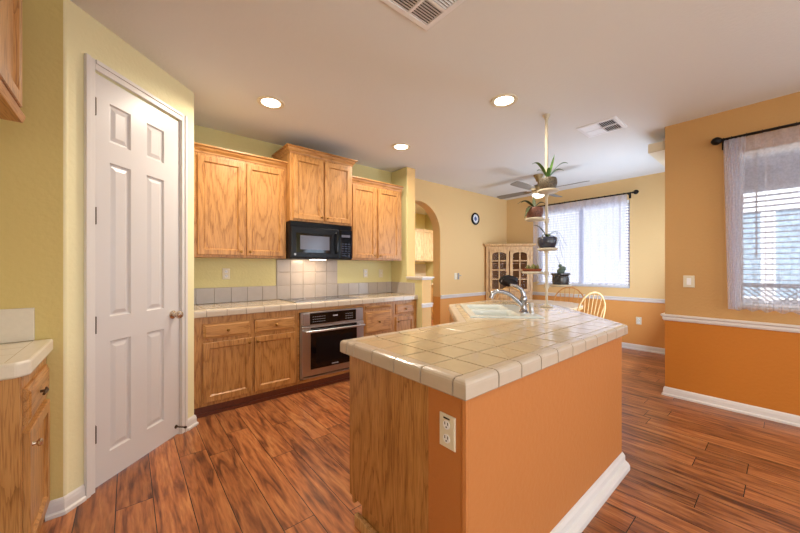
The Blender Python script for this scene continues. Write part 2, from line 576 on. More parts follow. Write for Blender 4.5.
r = 0.02
diag_box(mb, XA + 0.004, dw0, -0.12, 0.0, 0, H)
diag_box(mb, dw1, XP, -0.12, 0.0, 0, H)
diag_box(mb, dw0, dw1, -0.12, 0.0, 2.45, H)
mb.box(XP - 0.12, XP, 3.14, YW, 0, H)
struct('wall_pantry', mb, M['cream'])
mb = MB()
mb.lathe([(r, 0), (r, H)], (XA - 0.002, YA + 0.0205, 0), 20)
struct('trim_1', mb, M['cream'], smooth=True)

# cooking wall + arch + clock wall
ax0, ax1, az, ar = 3.10, 4.118, 1.88, 0.509
mb = MB()
mb.box(XP, ax0, YW, YW + 0.17, 0, H)
mb.box(ax1, XF + 0.15, YW, YW + 0.17, 0, H)
acx = (ax0 + ax1) / 2
n = 24
arc = [(acx + ar * math.cos(PI - PI * k / n), az + ar * math.sin(PI * k / n)) for k in range(n + 1)]
for a, b in zip(arc, arc[1:]):
    mb.loops([[(a[0], YW, a[1]), (b[0], YW, b[1]), (b[0], YW, H), (a[0], YW, H)],
              [(a[0], YW + 0.17, a[1]), (b[0], YW + 0.17, b[1]), (b[0], YW + 0.17, H), (a[0], YW + 0.17, H)]])
wb = struct('wall_back', mb, [M['kitchen'], M['nook']])
for p in wb.data.polygons:
    if p.center.x > ax0 - 0.001: p.material_index = 1

# wing wall and half wall between cooktop counter and arch
XW = 3.04
mb = MB().box(XW, XW + 0.165, 3.47, YW, 0, H)
ww = struct('wall_wing', mb, [M['kitchen'], M['peach']], bevel=0.012, segs=3)
for p in ww.data.polygons:
    if p.normal.x > -0.5: p.material_index = 1
mb = MB().box(XW, XW + 0.18, 3.16, 3.4699, 0, 1.155)
hw = struct('wall_half', mb, [M['kitchen'], M['peach']], bevel=0.008)
for p in hw.data.polygons:
    if p.normal.x > -0.5: p.material_index = 1
struct('trim_2', MB().box(XW - 0.025, XW + 0.205, 3.125, 3.4685, 1.156, 1.178).box(XW - 0.012, XW + 0.19, 3.148, 3.4685, 1.135, 1.156), M['white'], 0.004)
struct('trim_3', MB().box(XW - 0.012, XW + 0.192, 3.148, 3.1595, 0.76, 0.82).box(XW - 0.02, XW + 0.2, 3.14, 3.1595, 0.795, 0.812), M['white'], 0.003)

# right wall with window
wy0, wy1, wz0, wz1 = -1.15, 0.30, 0.945, 2.34
mb = MB()
mb.box(XR, XR + 0.16, wy1, 0.80, 0, H)
mb.box(XR, XR + 0.16, YR, -2.8, 0, H)
mb.box(XR, XR + 0.16, -1.6, wy0, 0, H)
mb.box(XR, XR + 0.16, -2.8, -1.6, 0, wz0)
mb.box(XR, XR + 0.16, -2.8, -1.6, wz1, H)
mb.box(XR, XR + 0.16, wy0, wy1, 0, wz0)
mb.box(XR, XR + 0.16, wy0, wy1, wz1, H)
struct('wall_right', mb, M['side'])
# nook side wall with added slider opening
mb = MB()
mb.box(XR + 0.16, 4.4, 0.64, 0.80, 0, H)
mb.box(5.98, XF + 0.15, 0.64, 0.80, 0, H)
mb.box(4.4, 5.98, 0.64, 0.80, 2.2, H)
struct('wall_nook', mb, M['nook'])
# nook window wall
ny0, ny1, nz0, nz1 = 1.62, 3.16, 0.97, 2.40
mb = MB()
mb.box(XF, XF + 0.16, 0.80, ny0, 0, H)
mb.box(XF, XF + 0.16, ny1, YW, 0, H)
mb.box(XF, XF + 0.16, ny0, ny1, 0, nz0)
mb.box(XF, XF + 0.16, ny0, ny1, nz1, H)
struct('wall_window', mb, M['nook'])
# rear wall with wide patio opening added for light
mb = MB()
mb.box(XL - 0.15, -0.2, YR - 0.15, YR, 0, H)
mb.box(3.2, XR + 0.16, YR - 0.15, YR, 0, H)
mb.box(-0.2, 3.2, YR - 0.15, YR, 2.35, H)
struct('wall_rear', mb, M['olive'])
# hall behind the arch
mb = MB()
mb.box(1.6, 6.3, 6.3, 6.45, 0, H)
mb.box(1.45, 1.6, YW + 0.17, 6.45, 0, H)
mb.box(6.18, 6.33, YW + 0.17, 6.3, 0, H)
struct('wall_hall', mb, M['kitchen'])


# baseboards and chair rails
def run_profile(mb, p, q, prof, m0=0.0, m1=0.0):
    """sweep a profile [(out, z)] from p to q; out is to the left of p->q"""
    p = Vector((p[0], p[1], 0)); q = Vector((q[0], q[1], 0))
    t = (q - p).normalized(); nrm = Vector((-t.y, t.x, 0))
    A = [p + nrm * o + t * (o * m0) + Vector((0, 0, z)) for o, z in prof]
    B = [q + nrm * o - t * (o * m1) + Vector((0, 0, z)) for o, z in prof]
    return mb.loops([A, B])


BASE = [(0.0005, 0.0), (0.024, 0.0), (0.024, 0.018), (0.015, 0.026), (0.014, 0.060), (0.010, 0.078), (0.004, 0.088), (0.0005, 0.088)]
BIG = [(0.0005, 0.0), (0.042, 0.0), (0.042, 0.028), (0.034, 0.042), (0.018, 0.05), (0.018, 0.085), (0.010, 0.1), (0.0005, 0.105)]
RAIL = [(0.0005, 0.765), (0.010, 0.765), (0.018, 0.782), (0.018, 0.802), (0.03, 0.812), (0.03, 0.828), (0.0005, 0.828)]


def base(name, segs, prof=BASE, mat='white'):
    mb = MB()
    for s in segs:
        run_profile(mb, *s[:2], prof, *(s[2:] if len(s) > 2 else ()))
    return struct(name, mb, M[mat], 0.0015)


base('baseboard_left', [((XA - 0.0, YA), (-0.325, YA), -0.41, 0), (dg(-0.192), dg(XA), 0, -0.41)])
base('baseboard_pantry', [(dg(XP), dg(0.353), -1.0, 0)])
base('baseboard_right', [((XR, 0.80), (XR, YR), -1.0, 0)] if False else [((XR, YR), (XR, 0.80), 0, -1.0)])
base('baseboard_nook', [((XF, 0.80), (XF, YW - 0.0), 0, 1.0), ((4.4, 0.80), (XR, 0.80), 0, -1.0)])
base('baseboard_back', [((XF, YW), (ax1, YW), 1.0, 0)])
mb = MB()
run_profile(mb, (XR, YR), (XR, 0.80), RAIL, 0, -1.0)
run_profile(mb, (4.4, 0.80), (XR, 0.80), RAIL, 0, -1.0) if False else run_profile(mb, (XR, 0.80), (4.4, 0.80), RAIL, -1.0, 0)
struct('trim_4', mb, M['white'], 0.0015)
mb = MB(); run_profile(mb, (XF, 0.80), (XF, YW), RAIL, 0, 1.0); struct('trim_5', mb, M['white'], 0.0015)
mb = MB(); run_profile(mb, (XF, YW), (ax1, YW), RAIL, 1.0, 0); struct('trim_6', mb, M['white'], 0.0015)


# ---------------------------------------------------------------- windows
def window(name, x, y0, y1, z0, z1, mull):
    """vinyl window in a wall facing -X whose room face is at x"""
    root = bpy.data.objects.new(name, None); col.objects.link(root)
    root.location = (x, (y0 + y1) / 2, z0); root['kind'] = 'structure'
    xo = x + 0.09
    mb = MB()
    w = 0.045
    mb.box(xo, xo + 0.05, y0 + .001, y1 - .001, z0 + .001, z0 + w).box(xo, xo + 0.05, y0 + .001, y1 - .001, z1 - w, z1 - .001)
    mb.box(xo, xo + 0.05, y0 + .001, y0 + w, z0 + w, z1 - w).box(xo, xo + 0.05, y1 - w, y1 - .001, z0 + w, z1 - w)
    for m_ in mull:
        mb.box(xo, xo + 0.05, m_ - 0.03, m_ + 0.03, z0 + w, z1 - w)
    obj('window_frame', mb, M['vinyl'], root)
    obj('window_pane', MB().box(xo + 0.022, xo + 0.027, y0 + w, y1 - w, z0 + w, z1 - w), M['glass'], root)
    obj('window_sill', MB().box(x - 0.018, xo, y0 + 0.001, y1 - 0.001, z0 - 0.018 + 0.019, z0 + 0.012), M['white'], root)
    return root


window('window_1', XR, wy0, wy1, wz0, wz1, [-0.43])
window('added_window_5', XR, -2.8, -1.6, wz0, wz1, [-2.2])  # unseen window added to hold the side fill lamp
window('window_2', XF, ny0, ny1, nz0, nz1, [2.39])


def blind(label, x, y0, y1, z0, z1, tilt, step=0.046, wand=None):
    root = thing('window_blind', label, 'blind', (x, (y0 + y1) / 2, z0))
    obj('headrail', MB().box(x - 0.03, x + 0.03, y0, y1, z1 - 0.05, z1), M['vinyl'], root, 0.004)
    mb = MB()
    z = z0 + 0.05
    c_, s_ = math.cos(tilt) * 0.024, math.sin(tilt) * 0.024
    while z < z1 - 0.06:
        mb.loops([[(x - c_, y0, z - s_), (x, y0, z + 0.003), (x + c_, y0, z + s_), (x + c_, y0, z + s_ + 0.0025), (x, y0, z + 0.0055), (x - c_, y0, z - s_ + 0.0025)],
                  [(x - c_, y1, z - s_), (x, y1, z + 0.003), (x + c_, y1, z + s_), (x + c_, y1, z + s_ + 0.0025), (x, y1, z + 0.0055), (x - c_, y1, z - s_ + 0.0025)]])
        z += step
    obj('slats', mb, M['slat'], root)
    obj('bottom_rail', MB().box(x - 0.024, x + 0.024, y0, y1, z0 + 0.006, z0 + 0.026), M['vinyl'], root, 0.003)
    mb = MB()
    k = 3
    for i in range(k):
        yy = y0 + (y1 - y0) * (0.12 + 0.76 * i / (k - 1))
        mb.tube([(x - 0.026, yy, z0 + 0.02), (x - 0.026, yy, z1 - 0.04)], 0.0013, 5)
        mb.tube([(x + 0.026, yy, z0 + 0.02), (x + 0.026, yy, z1 - 0.04)], 0.0013, 5)
    obj('ladder_cord', mb, M['vinyl'], root)
    if wand:
        obj('tilt_wand', MB().tube([(x - 0.035, wand, z1 - 0.03), (x - 0.04, wand, z1 - 0.95)], 0.005, 8), M['panel_mark'], root)
    return root


blind('white slatted blind half open in the near right window', XR + 0.045, wy0 + 0.012, wy1 - 0.012, wz0 + 0.012, wz1 - 0.002, -0.12, wand=0.17)
blind('white slatted blind behind the sheer of the dining nook window', XF + 0.045, ny0 + 0.012, ny1 - 0.012, nz0 + 0.012, nz1 - 0.002, -0.35, wand=1.76)


def curtain_rod(label, x, ya, yb, z, wallx, brackets, finials):
    root = thing('curtain_rod', label, 'curtain rod', (x, (ya + yb) / 2, z))
    obj('rod', MB().tube([(x, ya, z), (x, yb, z)], 0.012, 12), M['rod'], root, smooth=True)
    for fy, s in finials:
        mb = MB()
        prof = [(0.012, 0), (0.018, 0.006), (0.012, 0.014), (0.022, 0.022), (0.034, 0.04), (0.036, 0.055), (0.028, 0.076), (0.008, 0.09)]
        mb.M = Matrix.Translation((x, fy, z)) @ Matrix.Rotation(-s * PI / 2, 4, 'X')
        mb.lathe(prof)
        obj('finial', mb, M['rod'], root, smooth=True)
    for by in brackets:
        mb = MB().box(x - 0.008, wallx - 0.0005, by - 0.008, by + 0.008, z - 0.02, z - 0.008)
        mb.box(wallx - 0.012, wallx - 0.0005, by - 0.014, by + 0.014, z - 0.07, z + 0.02)
        mb.box(x - 0.016, x + 0.016, by - 0.008, by + 0.008, z - 0.02, z - 0.011)
        obj('bracket', mb, M['rod'], root)
    return root


curtain_rod('black iron curtain rod with round finial over the near right window', 4.12, 0.365, -1.32, 2.455, XR, (0.37, -1.25), ((0.36, 1), (-1.32, -1)))
curtain_rod('black curtain rod over the dining nook window', 6.08, 1.56, 3.22, 2.485, XF, (1.615, 3.19), ((1.565, -1), (3.215, 1)))


def sheer(name, label, x, ya, yb, ztop, zbot, mat, waves, edge):
    """gathered sheer hanging from rod; denser folds toward ya"""
    root = thing(name, label, 'curtain', (x, (ya + yb) / 2, zbot))
    mb = MB()
    nu, nv = 150, 16
    G = []
    for j in range(nv + 1):
        v = j / nv
        row = []
        for i in range(nu + 1):
            u = i / nu
            fold = math.sin(u * waves * 2 * PI + 0.8 * math.sin(u * 9)) * (0.010 + 0.014 * v)
            if edge:
                fold += 0.016 * math.exp(-((u) / 0.1) ** 2) * math.sin(u * 150)
            y = ya + (yb - ya) * u
            if edge and u < 0.2:
                y += (-0.008 * math.sin(PI * v) - 0.03 * v) * (1 if yb < ya else -1) * (1 - u / 0.2) * 1.0
            z = ztop + (zbot - ztop) * v
            if j == nv:
                z += 0.008 * math.sin(u * waves * 2 * PI)
            row.append(mb.v((x + fold, y, z)))
        G.append(row)
    for j in range(nv):
        for i in range(nu):
            mb.face([G[j][i], G[j][i + 1], G[j + 1][i + 1], G[j + 1][i]])
    obj('sheer_panel', mb, mat, root, smooth=True)
    mb = MB()
    G = [[mb.v((x + 0.006 + 0.008 * math.sin(i * 0.9), ya + (yb - ya) * i / 90, ztop - 0.005 - 0.11 * v)) for i in range(91)] for v in (0, 0.5, 1)]
    for a_, b_ in zip(G, G[1:]):
        for i in range(90):
            mb.face([a_[i], a_[i + 1], b_[i + 1], b_[i]])
    obj('header_band', mb, M['sheer_dense'], root, smooth=True)
    if edge:
        for q in (1, 2, 3):
            mb = MB()
            G = []
            wd = 0.16 - 0.02 * q
            for j in range(13):
                v = j / 12
                G.append([mb.v((x + 0.014 * (q - 2) + 0.009 * math.sin(i * 1.1 + q * 2 + v), ya + 0.004 * q - (0.004 + 0.03 * v) * (1 - i / 30) - wd * (i / 30) * (1 - 0.25 * v), ztop + (zbot - ztop) * v)) for i in range(31)])
            for j in range(12):
                for i in range(30):
                    mb.face([G[j][i], G[j][i + 1], G[j + 1][i + 1], G[j + 1][i]])
            obj('gathered_fold', mb, mat, root, smooth=True)
    nr = 17
    for k in range(nr):
        y = ya + (yb - ya) * (k + 0.5) / nr
        mb = MB()
        mb.tube([(x + 0.0165 * math.cos(a), y, ztop + 0.012 + 0.0165 * math.sin(a)) for a in [2 * PI * q / 12 for q in range(13)]], 0.0022, 6)
        obj('curtain_ring', mb, M['rod'], root)
    return root


sheer('sheer_curtain', 'white lace edged sheer curtain hanging at the near right window', 4.12, 0.362, -1.2, 2.443, 0.93, M['sheer'], 17, True)
sheer('sheer_curtain', 'white sheer curtain across the dining nook window', 6.08, 1.63, 3.19, 2.473, 1.03, M['sheer_dense'], 15, False)

root = bpy.data.objects.new('added_window_6', None); col.objects.link(root); root.location = (XL, -1.7, 0.85); root['kind'] = 'structure'  # unseen left wall window, added for its fill lamp
mb = MB()
for a in (-2.45, -1.725, -1.0):
    mb.box(XL - 0.11, XL - 0.06, a + .001, a + 0.049, 0.851, 2.149)
mb.box(XL - 0.11, XL - 0.06, -2.45, -0.951, 0.851, 0.9).box(XL - 0.11, XL - 0.06, -2.45, -0.951, 2.1, 2.149)
obj('window_frame', mb, M['vinyl'], root)

# slider added to nook side wall for light (only its headrail shows)
t = thing('blind_valance', 'white box valance jutting past the corner of the right wall below the ceiling', 'valance', (5.1, 0.86, 2.52))
obj('valance_box', MB().box(4.27, 6.1, 0.801, 0.955, 2.525, 2.62), M['plate'], t, 0.004)
obj('mounting_strip', MB().box(4.31, 6.0, 0.801, 0.84, 2.62, 2.66), M['vinyl'], t)
root = bpy.data.objects.new('added_window_3', None); col.objects.link(root); root.location = (5.19, 0.7, 0); root['kind'] = 'structure'
mb = MB()
for a, b in ((4.4, 4.46), (5.16, 5.22), (5.92, 5.98)):
    mb.box(a + .001, b - .001, 0.69, 0.75, 0, 2.2)
mb.box(4.4, 5.98, 0.69, 0.75, 2.13, 2.199).box(4.4, 5.98, 0.69, 0.75, 0.001, 0.07)
obj('window_frame', mb, M['vinyl'], root)
root = bpy.data.objects.new('added_window_4', None); col.objects.link(root); root.location = (1.5, -3.08, 0); root['kind'] = 'structure'  # unseen patio doors added to light the room from behind
mb = MB()
for a in (-0.2, 0.93, 2.06, 3.14):
    mb.box(a + .001, a + 0.059, -3.1, -3.04, 0.001, 2.349)
mb.box(-0.2, 3.2, -3.1, -3.04, 2.28, 2.349).box(-0.2, 3.2, -3.1, -3.04, 0.001, 0.07)
obj('window_frame', mb, M['vinyl'], root)

# ---------------------------------------------------------------- pantry door
root = bpy.data.objects.new('door_1', None); col.objects.link(root)
root.location = (*dg(0.083), 0); root.rotation_euler = (0, 0, PI / 4); root['kind'] = 'structure'
DM = Matrix.Translation((*dg(0.0), 0)) @ Matrix.Rotation(PI / 4, 4, 'Z')   # local x along wall, -y into the room
S2 = math.sqrt(2)
lx = lambda x: x * S2
mb = MB(DM)
yb = 0.012     # leaf face recess behind wall face
stiles = [(-0.149, -0.076), (0.024, 0.109), (0.213, 0.315)]
rows = [(0.012, 0.18), (0.85, 1.0), (1.94, 2.065), (2.30, 2.436)]
L0, L1 = lx(-0.149), lx(0.315)
for a, b in stiles:
    mb.box(lx(a), lx(b), yb, yb + 0.035, 0.012, 2.436)
for a, b in rows:
    for c0, c1 in ((-0.076, 0.024), (0.109, 0.213)):
        mb.box(lx(c0), lx(c1), yb, yb + 0.035, a, b)
for c0, c1 in ((-0.076, 0.024), (0.109, 0.213)):
    for a, b in ((0.18, 0.85), (1.0, 1.94), (2.065, 2.30)):
        m2 = Matrix.Translation((0, yb, 0))
        old = mb.M; mb.M = DM @ m2
        # front face is at y=0, recess positive
        w = 0.0
        x0, x1 = lx(c0), lx(c1)
        rings = []
        for ins, dep in ((0, 0.0), (0.006, 0.012), (0.016, 0.013), (0.040, 0.003), (0.041, 0.003)):
            rings.append([(x0 + ins, dep, a + ins), (x1 - ins, dep, a + ins), (x1 - ins, dep, b - ins), (x0 + ins, dep, b - ins)])
        mb.loops(rings, False, True)
        mb.M = old
obj('door_leaf', mb, M['door'], root)
mb = MB(DM)
cs = 0.056
mb.box(L0 - 0.004, L0 - 0.001, 0.0, 0.09, 0.001, 2.445).box(L1 + 0.001, L1 + 0.004, 0.0, 0.09, 0.001, 2.445)
obj('door_jamb', mb, M['white'], root)
for nm, segs in (('door_casing', ((L0 - 0.003 - cs, L0 - 0.003, 0.001, 2.445 + cs, 0), (L1 + 0.003, L1 + 0.003 + 0.05, 0.001, 2.445 + cs, 0), (L0 - 0.003, L1 + 0.003, 2.445, 2.445 + cs, 1))),):
    for a, b, z0, z1, hz in segs:
        mb = MB(DM)
        mb.box(a, b, -0.012, -0.0005, z0, z1)
        if hz: mb.box(a, b, -0.02, -0.012, z0 + 0.032, z1)
        elif a < 0: mb.box(a, a + 0.026, -0.02, -0.012, z0, z1)
        else: mb.box(b - 0.024, b, -0.02, -0.012, z0, z1)
        obj(nm, mb, M['white'], root, 0.003)
for z in (2.235, 1.60, 0.965, 0.33):
    mb = MB(DM)
    mb.cyl((L0 + 0.002, -0.002, z - 0.05), (L0 + 0.002, -0.002, z + 0.05), 0.008, n=10)
    mb.box(L0 + 0.002, L0 + 0.016, 0.0085, 0.0118, z - 0.05, z + 0.05)
    obj('door_hinge', mb, M['hinge'], root)
kx = lx(0.268)
mb = MB(DM @ Matrix.Translation((kx, yb, 0.943)) @ Matrix.Rotation(PI / 2, 4, 'X'))
mb.lathe([(0.031, 0.0), (0.031, 0.006), (0.014, 0.012), (0.011, 0.03), (0.02, 0.038), (0.029, 0.05), (0.03, 0.06), (0.022, 0.072), (0.004, 0.076)])
obj('door_knob', mb, M['nickel'], root, smooth=True)
mb = MB(DM @ Matrix.Translation((lx(0.292), yb, 0.075)) @ Matrix.Rotation(PI / 2, 4, 'X'))
mb.lathe([(0.014, 0.0), (0.014, 0.004), (0.005, 0.007), (0.005, 0.07), (0.009, 0.072), (0.009, 0.085), (0.004, 0.088)], n=14)
obj('door_stop', mb, M['hinge'], root, smooth=True)


# ---------------------------------------------------------------- cabinetry
DOOR = [(0, 0.0), (0, 0.016), (0.003, 0.020), (0.050, 0.020), (0.052, 0.016), (0.060, 0.006), (0.064, 0.006)]
DRAWER = [(0, 0.0), (0, 0.010), (0.004, 0.013), (0.010, 0.013), (0.022, 0.020), (0.024, 0.020)]


def knob(mtx, x, z, out, parent, mat='brass', r=0.014, name='knob'):
    mb = MB(mtx @ Matrix.Translation((x, -out, z)) @ Matrix.Rotation(PI / 2, 4, 'X'))
    mb.lathe([(r * 0.6, 0), (r * 0.42, 0.006), (r * 0.4, 0.012), (r * 0.95, 0.018), (r, 0.024), (r * 0.6, 0.03), (0.001, 0.031)], n=14)
    return obj(name, mb, M[mat], parent, smooth=True)


def cab_door(mtx, x0, x1, z0, z1, parent, knob_at=None, mat='oak', kmat='brass'):
    o = obj('door', MB(mtx).frame_panel(x0, x1, z0, z1, DOOR), M[mat], parent)
    if knob_at: knob(mtx, knob_at[0], knob_at[1], 0.019, o, kmat)
    return o


def cab_drawer(mtx, x0, x1, z0, z1, parent, mat='oak_x', kmat='brass', has_knob=True):
    o = obj('drawer', MB(mtx).frame_panel(x0, x1, z0, z1, DRAWER), M[mat], parent)
    if has_knob: knob(mtx, (x0 + x1) / 2, (z0 + z1) / 2, 0.019, o, kmat)
    return o


CROWN = [(-0.002, 0.0), (0.006, 0.0), (0.010, 0.016), (0.026, 0.034), (0.034, 0.052), (0.050, 0.058), (0.050, 0.070), (-0.002, 0.070)]


def crown(parent, x0, x1, yf, yb, z, left=False, right=False):
    mb = MB()
    run_profile(mb, (x1, yf), (x0, yf), [(-o if False else o, z + h) for o, h in CROWN], 0, 0) if False else None
    # front run, out toward -Y : go from x1 to x0 has left normal = -Y? (t=-x -> n=(0,-1))
    run_profile(mb, (x1, yf), (x0, yf), [(o, z + h) for o, h in CROWN], -1.0 if right else 0, -1.0 if left else 0)
    if left:
        run_profile(mb, (x0, yf), (x0, yb), [(o, z + h) for o, h in CROWN], -1.0, 0)
    if right:
        run_profile(mb, (x1, yb), (x1, yf), [(o, z + h) for o, h in CROWN], 0, -1.0)
    return obj('crown_molding', mb, M['oak_x'], parent)


def upper(label, x0, x1, yf, z0, z1, doors, left=False, right=False, kn='low'):
    t = thing('upper_cabinet', label, 'cabinet', ((x0 + x1) / 2, YW, z0), group='oak wall cabinets over the cooking counter')
    obj('body', MB().box(x0, x1, yf, YW - 0.0005, z0, z1), M['oak'], t, 0.0015)
    f = face_y(yf - 0.0003)
    for i, (a, b) in enumerate(doors):
        kx_ = b - 0.028 if i == 0 else a + 0.028
        cab_door(f, a, b, z0 + 0.022, z1 - 0.04, t, (kx_, z0 + 0.06))
    crown(t, x0, x1, yf, YW - 0.001, z1 - 0.015, left, right)
    return t


upper('tall honey oak wall cabinet with two doors, beside the pantry wall', 0.421, 1.318, 3.50, 1.40, 2.385,
      [(0.492, 0.888), (0.916, 1.296)])
upper('short raised honey oak cabinet right above the black microwave', 1.322, 2.088, 3.395, 1.805, 2.545,
      [(1.352, 1.702), (1.722, 2.066)], left=True, right=True)
upper('honey oak wall cabinet right of the microwave, nearest the arch', 2.092, 2.965, 3.50, 1.40, 2.385,
      [(2.15, 2.512), (2.545, 2.915)], right=False)

# --- base run
YF = 3.27
ZC = 0.93
KIT = 'oak base cabinets under the cooking counter'


def base_cab(label, x0, x1):
    t = thing('base_cabinet', label, 'cabinet', ((x0 + x1) / 2, 3.5, 0), group=KIT)
    mb = MB().box(x0, x1, YF, YW - 0.0005, 0.085, 0.8675)
    obj('body', mb, M['oak'], t, 0.0015)
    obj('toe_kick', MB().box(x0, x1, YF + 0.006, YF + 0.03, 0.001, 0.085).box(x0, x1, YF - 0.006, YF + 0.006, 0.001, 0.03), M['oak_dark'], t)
    return t


FB = face_y(YF - 0.0003)
t = base_cab('oak base cabinet with two drawers over two doors, left of the oven', 0.421, 1.352)
cab_drawer(FB, 0.50, 0.888, 0.672, 0.806, t)
cab_drawer(FB, 0.928, 1.322, 0.672, 0.806, t)
cab_door(FB, 0.50, 0.900, 0.118, 0.640, t, (0.875, 0.60))
cab_door(FB, 0.924, 1.322, 0.118, 0.640, t, (0.95, 0.60))
t = thing('oven_cabinet', 'oak cabinet surround that holds the built-in oven', 'cabinet', (1.75, 3.5, 0))
mb = MB().box(1.354, 1.372, YF, YW - 0.0005, 0.085, 0.8675).box(2.146, 2.164, YF, YW - 0.0005, 0.085, 0.8675)
mb.box(1.372, 2.146, YF, YF + 0.02, 0.83, 0.8675).box(1.372, 2.146, YF, YW - 0.0005, 0.085, 0.125)
obj('body', mb, M['oak_x'], t, 0.001)
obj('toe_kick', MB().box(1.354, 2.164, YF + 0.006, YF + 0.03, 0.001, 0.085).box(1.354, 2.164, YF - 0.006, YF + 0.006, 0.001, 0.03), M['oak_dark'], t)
t = base_cab('oak base cabinet with a deep drawer front, right of the oven', 2.166, 2.62)
cab_drawer(FB, 2.19, 2.59, 0.792, 0.836, t, has_knob=False)
cab_drawer(FB, 2.19, 2.59, 0.50, 0.765, t)
cab_drawer(FB, 2.19, 2.59, 0.118, 0.47, t)
t = base_cab('narrow oak base cabinet at the arch end of the cooking counter', 2.622, 3.037)
cab_drawer(FB, 2.665, 2.985, 0.69, 0.826, t)
cab_door(FB, 2.665, 2.985, 0.118, 0.66, t, (2.695, 0.60))

# --- oven
t = thing('wall_oven', 'stainless steel built-in oven with black glass door below the cooktop', 'oven', (1.76, 3.25, 0.13))
ox0, ox1 = 1.374, 2.144
obj('oven_body', MB().box(ox0, ox1, YF - 0.004, YW - 0.02, 0.128, 0.828), M['slot'], t)
obj('trim_frame', MB().box(ox0, ox0 + 0.028, YF - 0.03, YF - 0.004, 0.128, 0.828).box(ox1 - 0.028, ox1, YF - 0.03, YF - 0.004, 0.128, 0.828)
    .box(ox0, ox1, YF - 0.03, YF - 0.004, 0.815, 0.828).box(ox0, ox1, YF - 0.03, YF - 0.004, 0.128, 0.142), M['steel'], t, 0.002)
cp = obj('control_panel', MB().box(ox0 + 0.1, ox1 - 0.1, YF - 0.036, YF - 0.004, 0.698, 0.814), M['black_glass'], t, 0.003)
for i in range(7):
    for j in range(3):
        obj('control_mark', MB().box(ox0 + 0.13 + i * 0.022, ox0 + 0.145 + i * 0.022, YF - 0.0366, YF - 0.036, 0.722 + j * 0.026, 0.726 + j * 0.026), M['panel_mark'], cp)
for i in range(4):
    for j in range(3):
        obj('control_mark', MB().box(ox1 - 0.24 + i * 0.026, ox1 - 0.228 + i * 0.026, YF - 0.0366, YF - 0.036, 0.722 + j * 0.026, 0.728 + j * 0.026), M['panel_mark'], cp)
obj('clock_display', MB().box(ox0 + 0.37, ox0 + 0.43, YF - 0.0366, YF - 0.036, 0.764, 0.778), M['panel_mark'], cp)
for a, b in ((ox0 + 0.028, ox0 + 0.1), (ox1 - 0.1, ox1 - 0.028)):
    obj('panel_side', MB().box(a, b, YF - 0.034, YF - 0.004, 0.698, 0.814), M['steel'], t, 0.002)
dr = obj('oven_door', MB().box(ox0 + 0.004, ox1 - 0.004, YF - 0.05, YF - 0.031, 0.16, 0.678), M['steel'], t, 0.004)
obj('door_glass', MB().box(ox0 + 0.1, ox1 - 0.1, YF - 0.054, YF - 0.05, 0.225, 0.665), M['black_glass'], dr, 0.002)
obj('door_window', MB().box(ox0 + 0.16, ox1 - 0.16, YF - 0.0555, YF - 0.054, 0.285, 0.56), M['black'], dr)
obj('badge', MB().box(1.72, 1.80, YF - 0.0552, YF - 0.054, 0.243, 0.255), M['panel_mark'], dr)
obj('vent_strip', MB().box(ox0 + 0.004, ox1 - 0.004, YF - 0.03, YF - 0.01, 0.68, 0.696), M['steel'], t)
mb = MB().tube([(ox0 + 0.02, YF - 0.095, 0.632), (ox1 - 0.02, YF - 0.095, 0.632)], 0.013, 12)
for x in (ox0 + 0.05, ox1 - 0.05):
    mb.cyl((x, YF - 0.095, 0.632), (x, YF - 0.05, 0.632), 0.009, n=10)
obj('handle', mb, M['steel'], dr, smooth=True)

# --- microwave
t = thing('microwave', 'black over-the-range microwave mounted under the raised oak cabinet', 'microwave', (1.70, 3.6, 1.395))
mx0, mx1, my, mz0, mz1 = 1.326, 2.084, 3.41, 1.395, 1.803
obj('body', MB().box(mx0, mx1, my, YW - 0.001, mz0, mz1), M['black'], t, 0.004)
dr = obj('door', MB().box(mx0 + 0.003, 1.905, my - 0.03, my, mz0 + 0.012, mz1 - 0.055), M['black'], t, 0.01)
obj('door_window', MB().box(mx0 + 0.055, 1.80, my - 0.034, my - 0.03, mz0 + 0.07, mz1 - 0.125), M['black_glass'], dr, 0.004)
obj('window_mesh', MB().box(mx0 + 0.10, 1.775, my - 0.0355, my - 0.034, mz0 + 0.105, mz1 - 0.15), M['mw_window'], dr)
mb = MB().tube([(1.862, my - 0.03, 1.47), (1.862, my - 0.062, 1.49), (1.862, my - 0.068, 1.58), (1.862, my - 0.062, 1.68), (1.862, my - 0.03, 1.70)], 0.012, 10)
obj('handle', mb, M['black_glass'], dr, smooth=True)
cp = obj('control_panel', MB().box(1.91, mx1 - 0.003, my - 0.03, my, mz0 + 0.012, mz1 - 0.055), M['black_glass'], t, 0.006)
mb = MB()
for i in range(3):
    for j in range(6):
        mb.box(1.935 + i * 0.042, 1.965 + i * 0.042, my - 0.0312, my - 0.03, 1.435 + j * 0.028, 1.448 + j * 0.028)
obj('buttons', mb, M['pot_blue'], cp)
obj('display', MB().box(1.935, 2.05, my - 0.0312, my - 0.03, 1.66, 1.69), M['mw_window'], cp)
mb = MB().box(mx0 + 0.003, mx1 - 0.003, my - 0.012, my, mz1 - 0.05, mz1 - 0.004)
for i in range(3):
    mb.box(mx0 + 0.02, mx1 - 0.02, my - 0.022, my - 0.012, mz1 - 0.044 + i * 0.013, mz1 - 0.038 + i * 0.013)
obj('vent_grille', mb, M['black'], t)
obj('badge', MB(Matrix.Translation((mx0 + 0.045, my - 0.03, 1.445)) @ Matrix.Rotation(PI / 2, 4, 'X')).lathe([(0.012, 0), (0.012, 0.002)], n=16), M['panel_mark'], dr)
obj('task_light', MB().box(1.62, 1.78, 3.47, 3.56, mz0 - 0.006, mz0 + 0.001), M['lamp'], t)
